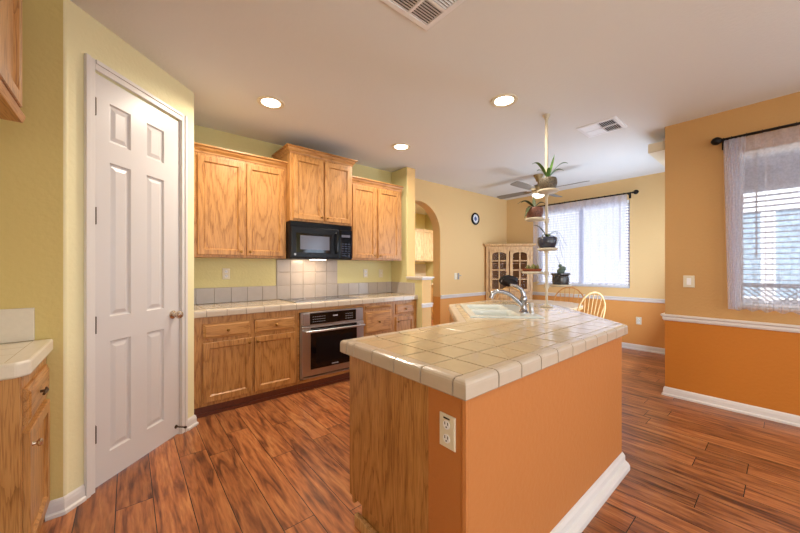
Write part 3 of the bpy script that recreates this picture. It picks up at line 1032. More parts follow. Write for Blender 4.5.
area('microwave_task_light', (1.70, 3.56, 1.384), (0, 0.3, -1), 0.16, 0.08, 2.2, (1.0, 0.72, 0.45))


# ---------------------------------------------------------------- tiled counters
def clip(poly, p, n_):
    """keep the part of poly where (q-p).n_ >= 0"""
    out = []
    for i in range(len(poly)):
        a, b = poly[i], poly[(i + 1) % len(poly)]
        da = (a[0] - p[0]) * n_[0] + (a[1] - p[1]) * n_[1]
        db = (b[0] - p[0]) * n_[0] + (b[1] - p[1]) * n_[1]
        if da >= 0: out.append(a)
        if (da >= 0) != (db >= 0):
            s = da / (da - db)
            out.append((a[0] + (b[0] - a[0]) * s, a[1] + (b[1] - a[1]) * s))
    return out


def poly_area(p):
    return 0.5 * sum(p[i][0] * p[(i + 1) % len(p)][1] - p[(i + 1) % len(p)][0] * p[i][1] for i in range(len(p)))


def clip_convex(poly, conv, keep_in=True):
    """conv counter-clockwise"""
    if keep_in:
        for i in range(len(conv)):
            a, b = conv[i], conv[(i + 1) % len(conv)]
            poly = clip(poly, a, (-(b[1] - a[1]), b[0] - a[0]))
            if len(poly) < 3: return []
        return [poly]
    res = []
    for i in range(len(conv)):
        a, b = conv[i], conv[(i + 1) % len(conv)]
        nn = (-(b[1] - a[1]), b[0] - a[0])
        outp = clip(poly, a, (-nn[0], -nn[1]))
        if len(outp) >= 3 and abs(poly_area(outp)) > 1e-5: res.append(outp)
        poly = clip(poly, a, nn)
        if len(poly) < 3: break
    return res


def tile_field(mb, convs, hole, gx, gy, step, z0, z1, gap=0.007):
    for cv in convs:
        xs = [p[0] for p in cv]; ys = [p[1] for p in cv]
        i0 = math.floor((min(xs) - gx) / step); i1 = math.ceil((max(xs) - gx) / step)
        j0 = math.floor((min(ys) - gy) / step); j1 = math.ceil((max(ys) - gy) / step)
        for i in range(i0, i1):
            for j in range(j0, j1):
                x, y = gx + i * step, gy + j * step
                cell = [(x + gap / 2, y + gap / 2), (x + step - gap / 2, y + gap / 2), (x + step - gap / 2, y + step - gap / 2), (x + gap / 2, y + step - gap / 2)]
                for pc in clip_convex(cell, cv):
                    pcs = clip_convex(pc, hole, False) if hole else [pc]
                    for q in pcs:
                        if abs(poly_area(q)) > 2e-5:
                            mb.prism(q, z0, z1, chamfer=0.0012)


def edge_cap(mb, P, Q, cuts, m0, m1, ztop, depth=0.055, drop=0.062, gap=0.007):
    """V-cap trim tiles along P->Q, material side to the left of P->Q; cuts are distances from P"""
    P = Vector((*P, 0)); Q = Vector((*Q, 0)); Ln = (Q - P).length
    t_ = (Q - P).normalized(); nn = Vector((-t_.y, t_.x, 0))
    prof = [(depth, ztop - 0.012), (depth, ztop), (0.022, ztop + 0.0015), (0.012, ztop), (0.005, ztop - 0.004), (0.001, ztop - 0.011), (0.0, ztop - 0.02),
            (0.0, ztop - drop + 0.005), (0.004, ztop - drop), (0.014, ztop - drop), (0.014, ztop - 0.012)]
    cs_ = [0.0] + [c for c in cuts if 0.03 < c < Ln - 0.03] + [Ln]
    for k, (a, b) in enumerate(zip(cs_, cs_[1:])):
        first, last = k == 0, k == len(cs_) - 2
        A = [P + nn * o + t_ * ((0 if first else gap / 2) + a + (o * m0 if first else 0)) + Vector((0, 0, z)) for o, z in prof]
        B = [P + nn * o + t_ * (b - (0 if last else gap / 2) - (o * m1 if last else 0)) + Vector((0, 0, z)) for o, z in prof]
        mb.loops([A, B])


# --- cooking counter
t = thing('countertop', 'long cream tiled countertop with rounded edge tiles along the cooking wall', 'countertop', (1.7, 3.5, 0.87))
kx0, kx1, ky0, ky1 = 0.4185, 3.0395, 3.24, 3.829
obj('substrate', MB().box(kx0, kx1, ky0 + 0.013, ky1, ZC - 0.062, ZC - 0.0035), M['grout_pale'], t)
mb = MB()
tile_field(mb, [[(kx0, ky0 + 0.059), (kx1, ky0 + 0.059), (kx1, ky1), (kx0, ky1)]], None, 0.525, ky0 + 0.057, 0.161, ZC - 0.010, ZC, gap=0.004)
obj('tile_field', mb, M['tile'], t)
mb = MB()
edge_cap(mb, (kx0, ky0), (kx1, ky0), [0.525 + 0.161 * k - kx0 for k in range(0, 17)], 0, 0, ZC, gap=0.004)
obj('edge_tiles', mb, M['tile_edge'], t)
# --- splash tiles
t = thing('backsplash', 'low row of pale square tiles with a taller tiled panel behind the cooktop', 'backsplash', (1.7, 3.82, ZC))
mb = MB().box(kx0 + 0.0005, kx1 - 0.001, YW - 0.006, YW - 0.0005, ZC + 0.001, 1.092).box(1.327, 2.125, YW - 0.006, YW - 0.0005, 1.092, 1.394)
obj('grout_bed', mb, M['grout_pale'], t)


def wall_tiles(mb, x0, x1, z0, z1, gx, gz, step, y):
    i = math.floor((x0 - gx) / step)
    while gx + i * step < x1:
        a, b = max(x0, gx + i * step + 0.002), min(x1, gx + (i + 1) * step - 0.002)
        j = math.floor((z0 - gz) / step)
        while gz + j * step < z1 - 0.01:
            c0, c1 = max(z0, gz + j * step + 0.002), min(z1, gz + (j + 1) * step - 0.002)
            if b - a > 0.006 and c1 - c0 > 0.006:
                o = mb.M; mb.M = o @ Matrix.Translation((0, y, 0))
                mb.frame_panel(a, b, c0, c1, [(0, 0), (0, 0.004), (0.002, 0.006)])
                mb.M = o
            j += 1
        i += 1


mb = MB()
wall_tiles(mb, kx0 + 0.001, 1.325, ZC + 0.002, 1.092, 0.525 + 0.161 * 0, ZC, 0.161, YW - 0.006)
wall_tiles(mb, 2.127, kx1 - 0.002, ZC + 0.002, 1.092, 0.525, ZC, 0.161, YW - 0.006)
wall_tiles(mb, 1.329, 2.123, ZC + 0.002, 1.394, 1.330, ZC, 0.1588, YW - 0.006)
obj('splash_tiles', mb, M['tile_grey'], t)
ss = thing('side_splash', 'short row of splash tiles on the half wall at the arch end of the counter', 'backsplash', (3.03, 3.55, ZC))
obj('grout_bed', MB().box(XW - 0.006, XW - 0.0005, 3.30, YW - 0.014, ZC + 0.001, 1.092), M['grout_pale'], ss)
mb = MB(face_nx(XW - 0.006))
wall_tiles(mb, -(YW - 0.014), -3.30, ZC + 0.002, 1.092, -(YW - 0.014), ZC, 0.161, 0)
obj('splash_tiles', mb, M['tile_grey'], ss)

# --- cooktop
t = thing('cooktop', 'flat black glass cooktop set in the cream tile counter', 'cooktop', (1.7, 3.55, ZC))
obj('glass_top', MB().box(1.36, 2.13, 3.325, 3.775, ZC + 0.001, ZC + 0.008), M['black_glass'], t, 0.003)
obj('frame', MB().box(1.352, 1.36, 3.318, 3.782, ZC + 0.001, ZC + 0.009).box(2.13, 2.138, 3.318, 3.782, ZC + 0.001, ZC + 0.009)
    .box(1.352, 2.138, 3.317, 3.325, ZC + 0.001, ZC + 0.009).box(1.352, 2.138, 3.775, 3.782, ZC + 0.001, ZC + 0.009), M['steel'], t)
for x, y, r_ in ((1.53, 3.66, 0.075), (1.53, 3.44, 0.095), (1.84, 3.66, 0.095), (1.84, 3.44, 0.075)):
    mb = MB()
    mb.tube([(x + r_ * math.cos(2 * PI * k / 32), y + r_ * math.sin(2 * PI * k / 32), ZC + 0.0083) for k in range(33)], 0.0012, 5)
    obj('burner_ring', mb, M['panel_mark'], t)

# --- left stub counter
t = thing('base_cabinet', 'oak base cabinet at the left edge, under the short white countertop', 'cabinet', (-0.63, 2.2, 0))
lxF = -0.322
obj('body', MB().box(XL + 0.0005, lxF, 1.945, YA - 0.0005, 0.10, 0.8675), M['oak'], t, 0.002)
obj('toe_kick', MB().box(XL + 0.0005, lxF - 0.06, 1.955, YA - 0.0005, 0.001, 0.10), M['oak_dark'], t)
obj('corner_stile', MB().box(lxF - 0.075, lxF - 0.003, 1.937, 1.945, 0.10, 0.8675), M['oak'], t, 0.002)
FX = face_x(lxF + 0.0003)
dr = cab_drawer(FX, 1.965, 2.40, 0.665, 0.812, t, mat='oak_y', kmat='hinge', has_knob=False)
mb = MB(FX)
zz = 0.742
mb.cyl((2.16, -0.019, zz), (2.16, -0.035, zz), 0.006, n=10)
mb.tube([(2.13, -0.035, zz - 0.008), (2.16, -0.04, zz + 0.002), (2.19, -0.035, zz + 0.006)], [0.005, 0.008, 0.004], 10)
obj('pull', mb, M['hinge'], dr, smooth=True)
dr = obj('door', MB(FX).frame_panel(1.965, 2.40, 0.115, 0.635, DOOR), M['oak'], t)
knob(FX, 2.005, 0.57, 0.019, dr, 'nickel', 0.016)
t = thing('countertop', 'short white countertop with thick rounded edge at the left edge', 'countertop', (-0.63, 2.2, 0.87))
poly = [(XL + 0.0005, 1.915), (-0.332, 1.915), (-0.297, 1.95), (-0.297, YA - 0.0005), (XL + 0.0005, YA - 0.0005)]
obj('slab', MB().prism(poly, 0.868, 0.930), M['solid'], t, 0.010, segs=3)
mb = MB()
for x in (-0.47, -0.63, -0.79):
    mb.box(x - 0.001, x + 0.001, 1.935, YA - 0.02, 0.9301, 0.9304)
mb.box(XL + 0.01, -0.365, 2.11, 2.112, 0.9301, 0.9304).box(XL + 0.01, -0.365, 2.27, 2.272, 0.9301, 0.9304)
mb.box(-0.366, -0.364, 1.94, YA - 0.02, 0.9301, 0.9304)
obj('tile_seams', mb, M['tile'], t)
t = thing('end_splash', 'plain white splash board standing on the short counter against the olive wall', 'backsplash', (-0.65, 2.45, 0.93))
obj('board', MB().box(XL + 0.0005, -0.362, YA - 0.016, YA - 0.0005, 0.931, 1.096), M['solid'], t, 0.003)
# --- left upper cabinet
t = thing('upper_cabinet', 'oak wall cabinet corner in the top left of the photo', 'cabinet', (-0.64, 1.5, 1.93))
obj('body', MB().box(XL + 0.0005, -0.352, 0.95, 2.06, 1.93, 2.6), M['oak'], t, 0.002)
FU = face_x(-0.3517)
for a, b in ((0.97, 1.49), (1.505, 2.02)):
    obj('door', MB(FU).frame_panel(a, b, 1.955, 2.58, DOOR), M['oak'], t)
mb = MB()
run_profile(mb, (-0.352, 0.95), (-0.352, 2.06), [(-0.002, 1.905), (-0.014, 1.905), (-0.018, 1.915), (-0.022, 1.93), (-0.022, 1.9345), (0.05, 1.9345), (0.05, 1.905)])
obj('light_rail', mb, M['oak_y'], t)

# ---------------------------------------------------------------- island
A = (0.829, 0.66); B = (2.479, 0.66); Cc = (3.27, 1.451); Dd = (3.27, 2.19); Ee = (2.477, 2.19); Fp = (1.75, 1.463); Gg = (0.829, 1.463)
OUT = [A, B, Cc, Dd, Ee, Fp, Gg]     # counter-clockwise


def offset_poly(P, dist):
    n_ = len(P); res = []
    for i in range(n_):
        a, b, c = P[i - 1], P[i], P[(i + 1) % n_]
        def ln(p, q):
            l = math.hypot(q[0] - p[0], q[1] - p[1]); nx, ny = -(q[1] - p[1]) / l, (q[0] - p[0]) / l
            return (p[0] + nx * dist, p[1] + ny * dist), (q[0] - p[0], q[1] - p[1])
        (p1, d1), (p2, d2) = ln(a, b), ln(b, c)
        den = d1[0] * d2[1] - d1[1] * d2[0]
        s = ((p2[0] - p1[0]) * d2[1] - (p2[1] - p1[1]) * d2[0]) / den
        res.append((p1[0] + d1[0] * s, p1[1] + d1[1] * s))
    return res


IN = offset_poly(OUT, 0.058)
SUB = offset_poly(OUT, 0.013)
WALLP = offset_poly(OUT, 0.03)
yf_ = IN[6][1]
R1 = [IN[0], IN[1], (IN[1][0] + yf_ - IN[1][1], yf_), IN[6]]
R2 = [(IN[5][0], yf_), (IN[1][0] + yf_ - IN[1][1], yf_), IN[2], IN[3], IN[4]]
# sink rectangle
S0 = Vector((1.935, 1.500)); ua = Vector((d, d)); ub = Vector((d, -d))


def sp(a, b, ins=0.0):
    q = S0 + ua * a + ub * b
    return (q.x, q.y)


SL, SW = 0.80, 0.53


def sink_rect(i):
    return [sp(i, SW - i), sp(SL - i, SW - i), sp(SL - i, i), sp(i, i)]      # ccw


hole = sink_rect(0.02)
t = thing('island_countertop', 'cream square-tiled island countertop with a bent corner that holds the sink', 'countertop', (1.6, 1.06, 0.868))
mb = MB()
subs = []
mid = 1.45
for cv in ([SUB[0], SUB[1], (SUB[1][0] + mid - SUB[1][1], mid), (SUB[6][0], mid)], [(SUB[5][0], mid), (SUB[1][0] + mid - SUB[1][1], mid), SUB[2], SUB[3], SUB[4]]):
    for q_ in clip_convex(cv, hole, False):
        mb.prism(q_, ZC - 0.062, ZC - 0.0035)
obj('substrate', mb, M['grout'], t)
mb = MB()
tile_field(mb, [R1, R2], hole, 1.015, 0.716, 0.156, ZC - 0.010, ZC)
obj('tile_field', mb, M['tile'], t)
mb = MB()
TT = math.tan(PI / 8)
edge_cap(mb, A, B, [1.015 + 0.156 * k - A[0] for k in range(-1, 10)], 1, TT, ZC)
edge_cap(mb, B, Cc, [0.055 + 0.156 * k for k in range(0, 8)], TT, TT, ZC)
edge_cap(mb, Cc, Dd, [0.1 + 0.156 * k for k in range(0, 8)], TT, 1, ZC)
edge_cap(mb, Dd, Ee, [0.1 + 0.156 * k for k in range(0, 8)], 1, TT, ZC)
edge_cap(mb, Ee, Fp, [0.1 + 0.156 * k for k in range(0, 8)], TT, -TT, ZC)
edge_cap(mb, Fp, Gg, [0.1 + 0.156 * k for k in range(0, 8)], -TT, 1, ZC)
edge_cap(mb, Gg, A, [Gg[1] - y for y in (1.40, 1.34, 1.184, 1.028, 0.872, 0.716)], 1, 1, ZC)
obj('edge_tiles', mb, M['tile_edge'], t)

# orange pony wall of island (structure-like, but it is the island's own body)
t = thing('island_base', 'orange painted island body with an oak end panel, holding up the tiled countertop', 'kitchen island', (1.6, 1.06, 0))
WZ = ZC - 0.0625
W = WALLP
inner = offset_poly(OUT, 0.13)
wall_poly = [(0.862, 0.687), (2.446, 0.687), (W[2][0], W[2][1]), (W[2][0] - 0.1, W[2][1] + 0.04), (2.40, 0.787), (0.862, 0.787)]
mb = MB()
mb.prism([(0.862, 0.687), (2.452, 0.687), (2.41, 0.787), (0.862, 0.787)], 0, WZ)
mb.prism([(2.452, 0.687), (3.24, 1.475), (3.14, 1.517), (2.41, 0.787)], 0, WZ)
mb.prism([(3.24, 1.475), (3.24, 2.16), (3.14, 2.16), (3.14, 1.517)], 0, WZ)
mb.box(0.862, 0.95, 0.787, 0.862, 0, WZ)
bmesh.ops.remove_doubles(mb.bm, verts=mb.bm.verts, dist=0.0001)
obj('painted_wall', mb, M['orange'], t)
mb = MB().tube([(0.874, 0.699, 0), (0.874, 0.699, WZ)], 0.0145, 20)
obj('rounded_corner', mb, M['orange'], t, smooth=True)
mb = MB()
# cabinet box facing the cooktop side, open toe notch
mb.box(0.866, 0.882, 0.8621, 1.432, 0.15, WZ).box(0.90, 0.915, 0.8621, 1.37, 0.001, 0.15)
obj('oak_end_panel', mb, M['oak'], t, 0.0015)
obj('shoe_molding', MB().box(0.872, 0.8995, 0.8621, 1.40, 0.001, 0.06), M['oak_pale'], t, 0.006)
mb = MB()
mb.box(0.882, 1.735, 1.414, 1.432, 0.10, WZ)
mb.prism([(1.735, 1.414), (2.45, 2.13), (2.44, 2.145), (1.735, 1.432)], 0.10, WZ)
mb.box(2.45, 3.14, 2.13, 2.148, 0.10, WZ)
obj('cabinet_front', mb, M['oak'], t)
mb = MB().box(0.915, 1.75, 1.35, 1.365, 0.001, 0.10)
mb.prism([(1.75, 1.35), (2.49, 2.06), (2.48, 2.075), (1.75, 1.365)], 0.001, 0.10)
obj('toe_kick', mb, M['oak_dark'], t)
mb = MB()
run_profile(mb, (2.452, 0.687), (0.862, 0.687), BIG, -TT, -1)
run_profile(mb, (3.24, 1.475), (2.452, 0.687), BIG, 0, -TT)
run_profile(mb, (0.862, 0.687), (0.862, 0.861), BIG, -1, 0)
obj('baseboard', mb, M['white'], t, 0.0015)


def outlet(label, mtx, x, z, slots='duplex', w=0.072, h=0.116, dark=False, group=None, name='wall_outlet', cat='outlet'):
    base_loc = mtx @ Vector((x, 0, z))
    t = thing(name, label, cat, base_loc, group=group)
    obj('cover_plate', MB(mtx).frame_panel(x - w / 2, x + w / 2, z - h / 2, z + h / 2, [(0, 0.0005), (0, 0.004), (0.003, 0.007)]), M['plate'], t)
    if slots == 'duplex':
        for s in (-1, 1):
            zc_ = z + s * 0.024
            mb = MB(mtx @ Matrix.Translation((x, -0.007, zc_)) @ Matrix.Rotation(PI / 2, 4, 'X'))
            mb.lathe([(0.0155, 0), (0.0155, 0.002)], n=18)
            rc = obj('receptacle', mb, M['vinyl'], t)
            mb = MB(mtx)
            mb.box(x - 0.008, x - 0.005, -0.0098, -0.009, zc_, zc_ + 0.010).box(x + 0.005, x + 0.008, -0.0098, -0.009, zc_, zc_ + 0.010)
            mb.box(x - 0.0025, x + 0.0025, -0.0098, -0.009, zc_ - 0.010, zc_ - 0.005)
            obj('slots', mb, M['slot'], rc)
    elif slots == 'rocker':
        obj('rocker', MB(mtx).frame_panel(x - 0.016, x + 0.016, z - 0.033, z + 0.033, [(0, 0.007), (0.001, 0.010)]), M['vinyl'], t)
    elif slots == 'toggle':
        obj('toggle', MB(mtx).box(x - 0.005, x + 0.005, -0.018, -0.007, z - 0.004, z + 0.012), M['vinyl'], t)
    if dark:
        obj('test_button', MB(mtx).box(x - 0.014, x + 0.014, -0.0085, -0.007, z + 0.044, z + 0.049), M['slot'], t)
    return t


outlet('cream outlet plate on the orange end strip of the island', face_nx(0.862), -0.765, 0.724, dark=True)
outlet('small outlet on the kitchen wall left of the tall tile panel', face_y(YW), 0.80, 1.235)
outlet('outlet on the kitchen wall, the left of the pair near the arch', face_y(YW), 2.575, 1.222)
outlet('light switch plate on the kitchen wall, the right of the pair near the arch', face_y(YW), 2.845, 1.218, 'toggle', name='light_switch', cat='light switch')
outlet('switch plate on the upper right wall left of the near window', face_nx(XR), -0.615, 1.165, 'rocker', w=0.085, name='light_switch', cat='light switch')
outlet('outlet low on the orange wall below the nook window chair rail', face_nx(XF), -1.50, 0.465)
outlet('white switch plate on the peach wall between arch and hutch', face_y(YW), 4.52, 1.15, 'toggle', name='light_switch', cat='light switch')
t = thing('wall_phone_jack', 'small dark hook plate beside the white switch plate on the peach wall', 'wall hook', (4.60, YW, 1.15))
mb = MB().box(4.575, 4.60, YW - 0.02, YW - 0.0005, 1.09, 1.205)
mb.tube([(4.60, YW - 0.015, 1.16), (4.63, YW - 0.03, 1.16), (4.65, YW - 0.02, 1.165)], 0.006, 8)
obj('plate', mb, M['panel_mark'], t)
t.name = 'wall_hook'

# --- sink
t = thing('kitchen_sink', 'white enamel double-bowl corner sink set diagonally in the island', 'sink', (*sp(SL / 2, SW / 2), 0.93))


def bowl(mb, a0, a1, b0, b1, depth):
    def rr(ins, z, rad):
        pts = []
        A0, A1, B0, B1 = a0 + ins, a1 - ins, b0 + ins, b1 - ins
        for cx, cy, s in ((A1 - rad, B1 - rad, 0), (A0 + rad, B1 - rad, 1), (A0 + rad, B0 + rad, 2), (A1 - rad, B0 + rad, 3)):
            for k in range(5):
                an = PI / 2 * s + PI / 2 * k / 4
                pts.append((*sp(cx + rad * math.cos(an), cy + rad * math.sin(an)), z))
        return pts
    z = ZC + 0.013
    return [rr(0, z, 0.04), rr(0.006, z - 0.006, 0.04), rr(0.012, z - 0.03, 0.04), rr(0.022, z - depth + 0.03, 0.05), rr(0.045, z - depth, 0.05)]


b1 = (0.045, 0.39, 0.05, 0.385); b2 = (0.43, 0.755, 0.05, 0.385)
mb = MB()
for bb in (b1, b2):
    mb.loops(bowl(mb, *bb, 0.19), False, True)
obj('bowls', mb, M['porcelain'], t, smooth=True)
# rim : flat deck with two holes, made of clipped strips, rounded outside
mb = MB()
zt = ZC + 0.013
hole1 = [sp(b1[0], b1[3]), sp(b1[1], b1[3]), sp(b1[1], b1[2]), sp(b1[0], b1[2])]
hole2 = [sp(b2[0], b2[3]), sp(b2[1], b2[3]), sp(b2[1], b2[2]), sp(b2[0], b2[2])]
pcs = clip_convex(sink_rect(0.006), hole1, False)
fin = []
for q_ in pcs:
    fin += clip_convex(q_, hole2, False)
for q_ in fin:
    mb.prism(q_, zt - 0.010, zt)
# rounded outer skirt
o1 = [(x, y, ZC + 0.0005) for x, y in sink_rect(0.0)]; o2 = [(x, y, ZC + 0.006) for x, y in sink_rect(0.0)]; o3 = [(x, y, zt) for x, y in sink_rect(0.0061)]
mb.loops([o1, o2, o3], False, False)
# corner fillets of the bowls
for a0, a1, q0, q1 in (b1, b2):
    for ca, cb, sa, sb in ((a0, q0, 1, 1), (a1, q0, -1, 1), (a1, q1, -1, -1), (a0, q1, 1, -1)):
        R_ = 0.04
        arcp = [(ca + sa * (R_ - R_ * math.cos(PI / 2 * k / 6)), cb + sb * (R_ - R_ * math.sin(PI / 2 * k / 6))) for k in range(7)]
        vs = [sp(ca, cb)] + [sp(*p) for p in arcp]
        mb.prism([(p[0], p[1]) for p in vs], zt - 0.008, zt)
obj('deck', mb, M['porcelain'], t)
for bb in (b1, b2):
    c_ = sp((bb[0] + bb[1]) / 2, (bb[2] + bb[3]) / 2)
    obj('drain', MB().lathe([(0.04, 0.0), (0.04, 0.003), (0.02, 0.001)], (*c_, zt - 0.19), 20), M['chrome'], t, smooth=True)

# --- faucet
fa, fb = 0.235, 0.45
fc = Vector((*sp(fa, fb), zt))
tw = Vector((-d, d, 0))      # toward the bowls
al = Vector((d, d, 0))
t = thing('kitchen_faucet', 'chrome single-lever pull-out faucet arching over the island sink', 'faucet', fc)
mb = MB().lathe([(0.036, 0), (0.036, 0.006), (0.028, 0.014), (0.024, 0.04), (0.023, 0.085), (0.026, 0.09), (0.025, 0.12), (0.018, 0.135)], fc, 20)
obj('faucet_body', mb, M['chrome'], t, smooth=True)
pts = [fc + Vector((0, 0, 0.045)), fc + tw * 0.05 + Vector((0, 0, 0.095)), fc + tw * 0.11 + Vector((0, 0, 0.145)), fc + tw * 0.165 + Vector((0, 0, 0.165)),
       fc + tw * 0.215 + Vector((0, 0, 0.165)), fc + tw * 0.245 + Vector((0, 0, 0.148)), fc + tw * 0.256 + Vector((0, 0, 0.11))]
obj('spout', MB().tube(pts, [0.017, 0.016, 0.0145, 0.0145, 0.017, 0.019, 0.017], 14), M['chrome'], t, smooth=True)
pts = [fc + Vector((0, 0, 0.12)), fc + tw * 0.003 + Vector((0, 0, 0.15)), fc + tw * 0.02 + Vector((0, 0, 0.185)), fc + tw * 0.055 + Vector((0, 0, 0.212)), fc + tw * 0.105 + Vector((0, 0, 0.222))]
obj('lever', MB().tube(pts, [0.02, 0.018, 0.015, 0.013, 0.009], 12), M['chrome'], t, smooth=True)
sc_ = Vector((*sp(fa - 0.01, fb + 0.055), zt)) + al * -0.055
sc_ = Vector((*sp(0.19, 0.495), zt))
t = thing('soap_dispenser', 'stubby chrome dispenser standing right of the island faucet', 'soap dispenser', sc_)
obj('pump_body', MB().lathe([(0.022, 0), (0.022, 0.006), (0.017, 0.012), (0.0165, 0.06), (0.019, 0.066), (0.019, 0.078), (0.006, 0.085)], sc_, 18), M['steel'], t, smooth=True)
obj('nozzle', MB().tube([sc_ + Vector((0, 0, 0.075)), sc_ + tw * 0.03 + Vector((0, 0, 0.08)), sc_ + tw * 0.045 + Vector((0, 0, 0.072))], [0.006, 0.005, 0.004], 8), M['chrome'], t, smooth=True)

# ---------------------------------------------------------------- pole plant stand
PX, PY = 3.025, 1.455
rt = Vector((0.766, -0.6428, 0)); fw = Vector((0.6428, 0.766, 0))
t = thing('plant_pole', 'ivory floor-to-ceiling style tension pole with plant shelves, standing on the island counter', 'plant stand', (PX, PY, ZC))
obj('base_plate', MB().lathe([(0.058, 0.0015), (0.058, 0.008), (0.03, 0.014), (0.018, 0.03)], (PX, PY, ZC), 24), M['pole'], t, smooth=True)
obj('lower_pole', MB().tube([(PX, PY, ZC + 0.01), (PX, PY, 2.06)], 0.0115, 16), M['pole'], t, smooth=True)
obj('upper_pole', MB().tube([(PX, PY, 2.0), (PX, PY, 2.56)], 0.0145, 16), M['pole'], t, smooth=True)
obj('top_spring_sleeve', MB().tube([(PX, PY, 2.56), (PX, PY, 2.70)], 0.0135, 16), M['pole'], t, smooth=True)
obj('ceiling_plate', MB().lathe([(0.02, 0.0), (0.022, 0.012), (0.034, 0.03), (0.034, 0.0385)], (PX, PY, 2.70), 20), M['pole'], t, smooth=True)
SH = [  # (lateral, toward camera, z, radius)
    (-0.033, 0.100, 1.985, 0.092), (-0.134, 0.045, 1.737, 0.082), (-0.040, 0.105, 1.455, 0.086), (-0.150, 0.030, 1.243, 0.092), (0.122, 0.025, 1.122, 0.088)]
shelf_c = []
for la, tc_, z, rr_ in SH:
    c_ = Vector((PX, PY, z)) + rt * la - fw * tc_
    shelf_c.append(c_)
    mb = MB().lathe([(rr_ * 0.85, 0), (rr_, 0.008), (rr_, 0.022), (rr_ * 0.93, 0.022), (rr_ * 0.9, 0.012)], c_, 28)
    s = obj('shelf', mb, M['pole'], t, smooth=True)
    mb = MB().tube([(PX, PY, z + 0.005), c_ + Vector((0, 0, 0.006))], 0.008, 8)
    mb.tube([(PX, PY, z - 0.018), (PX, PY, z + 0.024)], 0.0205, 14)
    obj('shelf_arm', mb, M['pole'], s, smooth=True)


def leaf(mb, c, direc, length, width, droop, rise, n_=9, twist=0.0):
    """strap leaf with thickness, from c along direc"""
    dv = Vector((*direc, 0)).normalized(); sd = Vector((-dv.y, dv.x, 0))
    sd = (sd * math.cos(twist) + Vector((0, 0, 1)) * math.sin(twist))
    rings = []
    for k in range(n_ + 1):
        s = k / n_
        p = Vector(c) + dv * (length * s) + Vector((0, 0, rise * math.sin(s * PI * 0.6) - droop * s * s))
        w = width * (math.sin(PI * min(1, 0.12 + 0.88 * s) ** 0.9) * 0.9 + 0.12) * 0.5
        if k == n_: w = width * 0.04
        th = 0.0022; w *= 1.3
        rings.append([p - sd * w + Vector((0, 0, w * 0.25)), p + Vector((0, 0, -th)), p + sd * w + Vector((0, 0, w * 0.25)), p + Vector((0, 0, th))])
    mb.loops(rings)


def cdir(lat, dep):      # direction given as lateral/away parts
    v = rt * lat + fw * dep
    return (v.x, v.y)


def potted(name, label, c, pot_prof, pot_mat, leaves, leaf_mat, cat='potted plant', soil_z=None, group=None):
    t = thing(name, label, cat, c, group=group)
    obj('pot', MB().lathe(pot_prof, c, 26), M[pot_mat], t, smooth=True)
    top = max(z for r_, z in pot_prof); rin = pot_prof[-1][0]
    for lf in leaves:
        mb = MB()
        leaf(mb, Vector(c) + Vector((0, 0, top - 0.005)), *lf)
        obj('leaf', mb, M[leaf_mat], t, smooth=True)
    return t


UP = Vector((0, 0, 0.0225 - 0.0095))
bowlp = lambda r_, h_: [(r_ * 0.62, 0.0), (r_ * 0.85, h_ * 0.2), (r_, h_ * 0.55), (r_ * 0.98, h_ * 0.85), (r_ * 0.9, h_), (r_ * 0.84, h_), (r_ * 0.8, h_ * 0.88), (0.003, h_ * 0.86)]
potted('potted_plant', 'strap-leaved plant in a mottled round pot, topmost on the pole', shelf_c[0] + UP, bowlp(0.078, 0.115), 'pot_pattern',
       [(cdir(-1, -0.1), 0.15, 0.036, 0.01, 0.15), (cdir(-0.5, 0.5), 0.1, 0.03, 0.0, 0.1), (cdir(0.45, 0.2), 0.085, 0.026, -0.14, 0.1), (cdir(1, -0.2), 0.17, 0.032, 0.0, 0.14),
        (cdir(0.8, -0.6), 0.13, 0.028, 0.03, 0.09), (cdir(-0.2, -0.8), 0.08, 0.026, 0.01, 0.09)], 'leaf')
potted('potted_plant', 'drooping strap-leaved plant in a brown woven pot, second from the top of the pole', shelf_c[1] + UP, bowlp(0.078, 0.105), 'pot_brown',
       [(cdir(-1, -0.2), 0.17, 0.034, 0.05, 0.09), (cdir(-1, -0.7), 0.15, 0.03, 0.14, 0.04), (cdir(0.6, -0.4), 0.1, 0.028, 0.04, 0.07), (cdir(0.2, 0.6), 0.08, 0.024, -0.08, 0.05),
        (cdir(-0.7, 0.5), 0.12, 0.03, 0.02, 0.09)], 'leaf_dark')
t3 = potted('potted_plant', 'trailing plant in a slate blue round pot in the middle of the pole', shelf_c[2] + UP, bowlp(0.086, 0.108), 'pot_blue',
            [(cdir(-1, 0.1), 0.12, 0.026, -0.02, 0.1), (cdir(-0.3, -1), 0.08, 0.024, 0.05, 0.05), (cdir(-1, -0.5), 0.08, 0.02, 0.06, 0.05), (cdir(0.4, -0.6), 0.08, 0.02, 0.05, 0.04)], 'leaf_dark')
c3 = shelf_c[2] + UP + Vector((0, 0, 0.11))
mb = MB()
for la, ln, dz in ((0.14, 0.12, 0.2), (0.17, 0.09, 0.14), (0.13, 0.05, 0.33)):
    mb.tube([c3 + rt * (la * s) + Vector((0, 0, 0.05 * math.sin(PI * min(1, s * 1.1)) - dz * max(0, s - 0.55) ** 1.3 * 1.6)) - fw * 0.02 * s for s in [k / 10 for k in range(11)]], 0.0016, 5)
obj('trailing_stems', mb, M['leaf_blue'], t3)
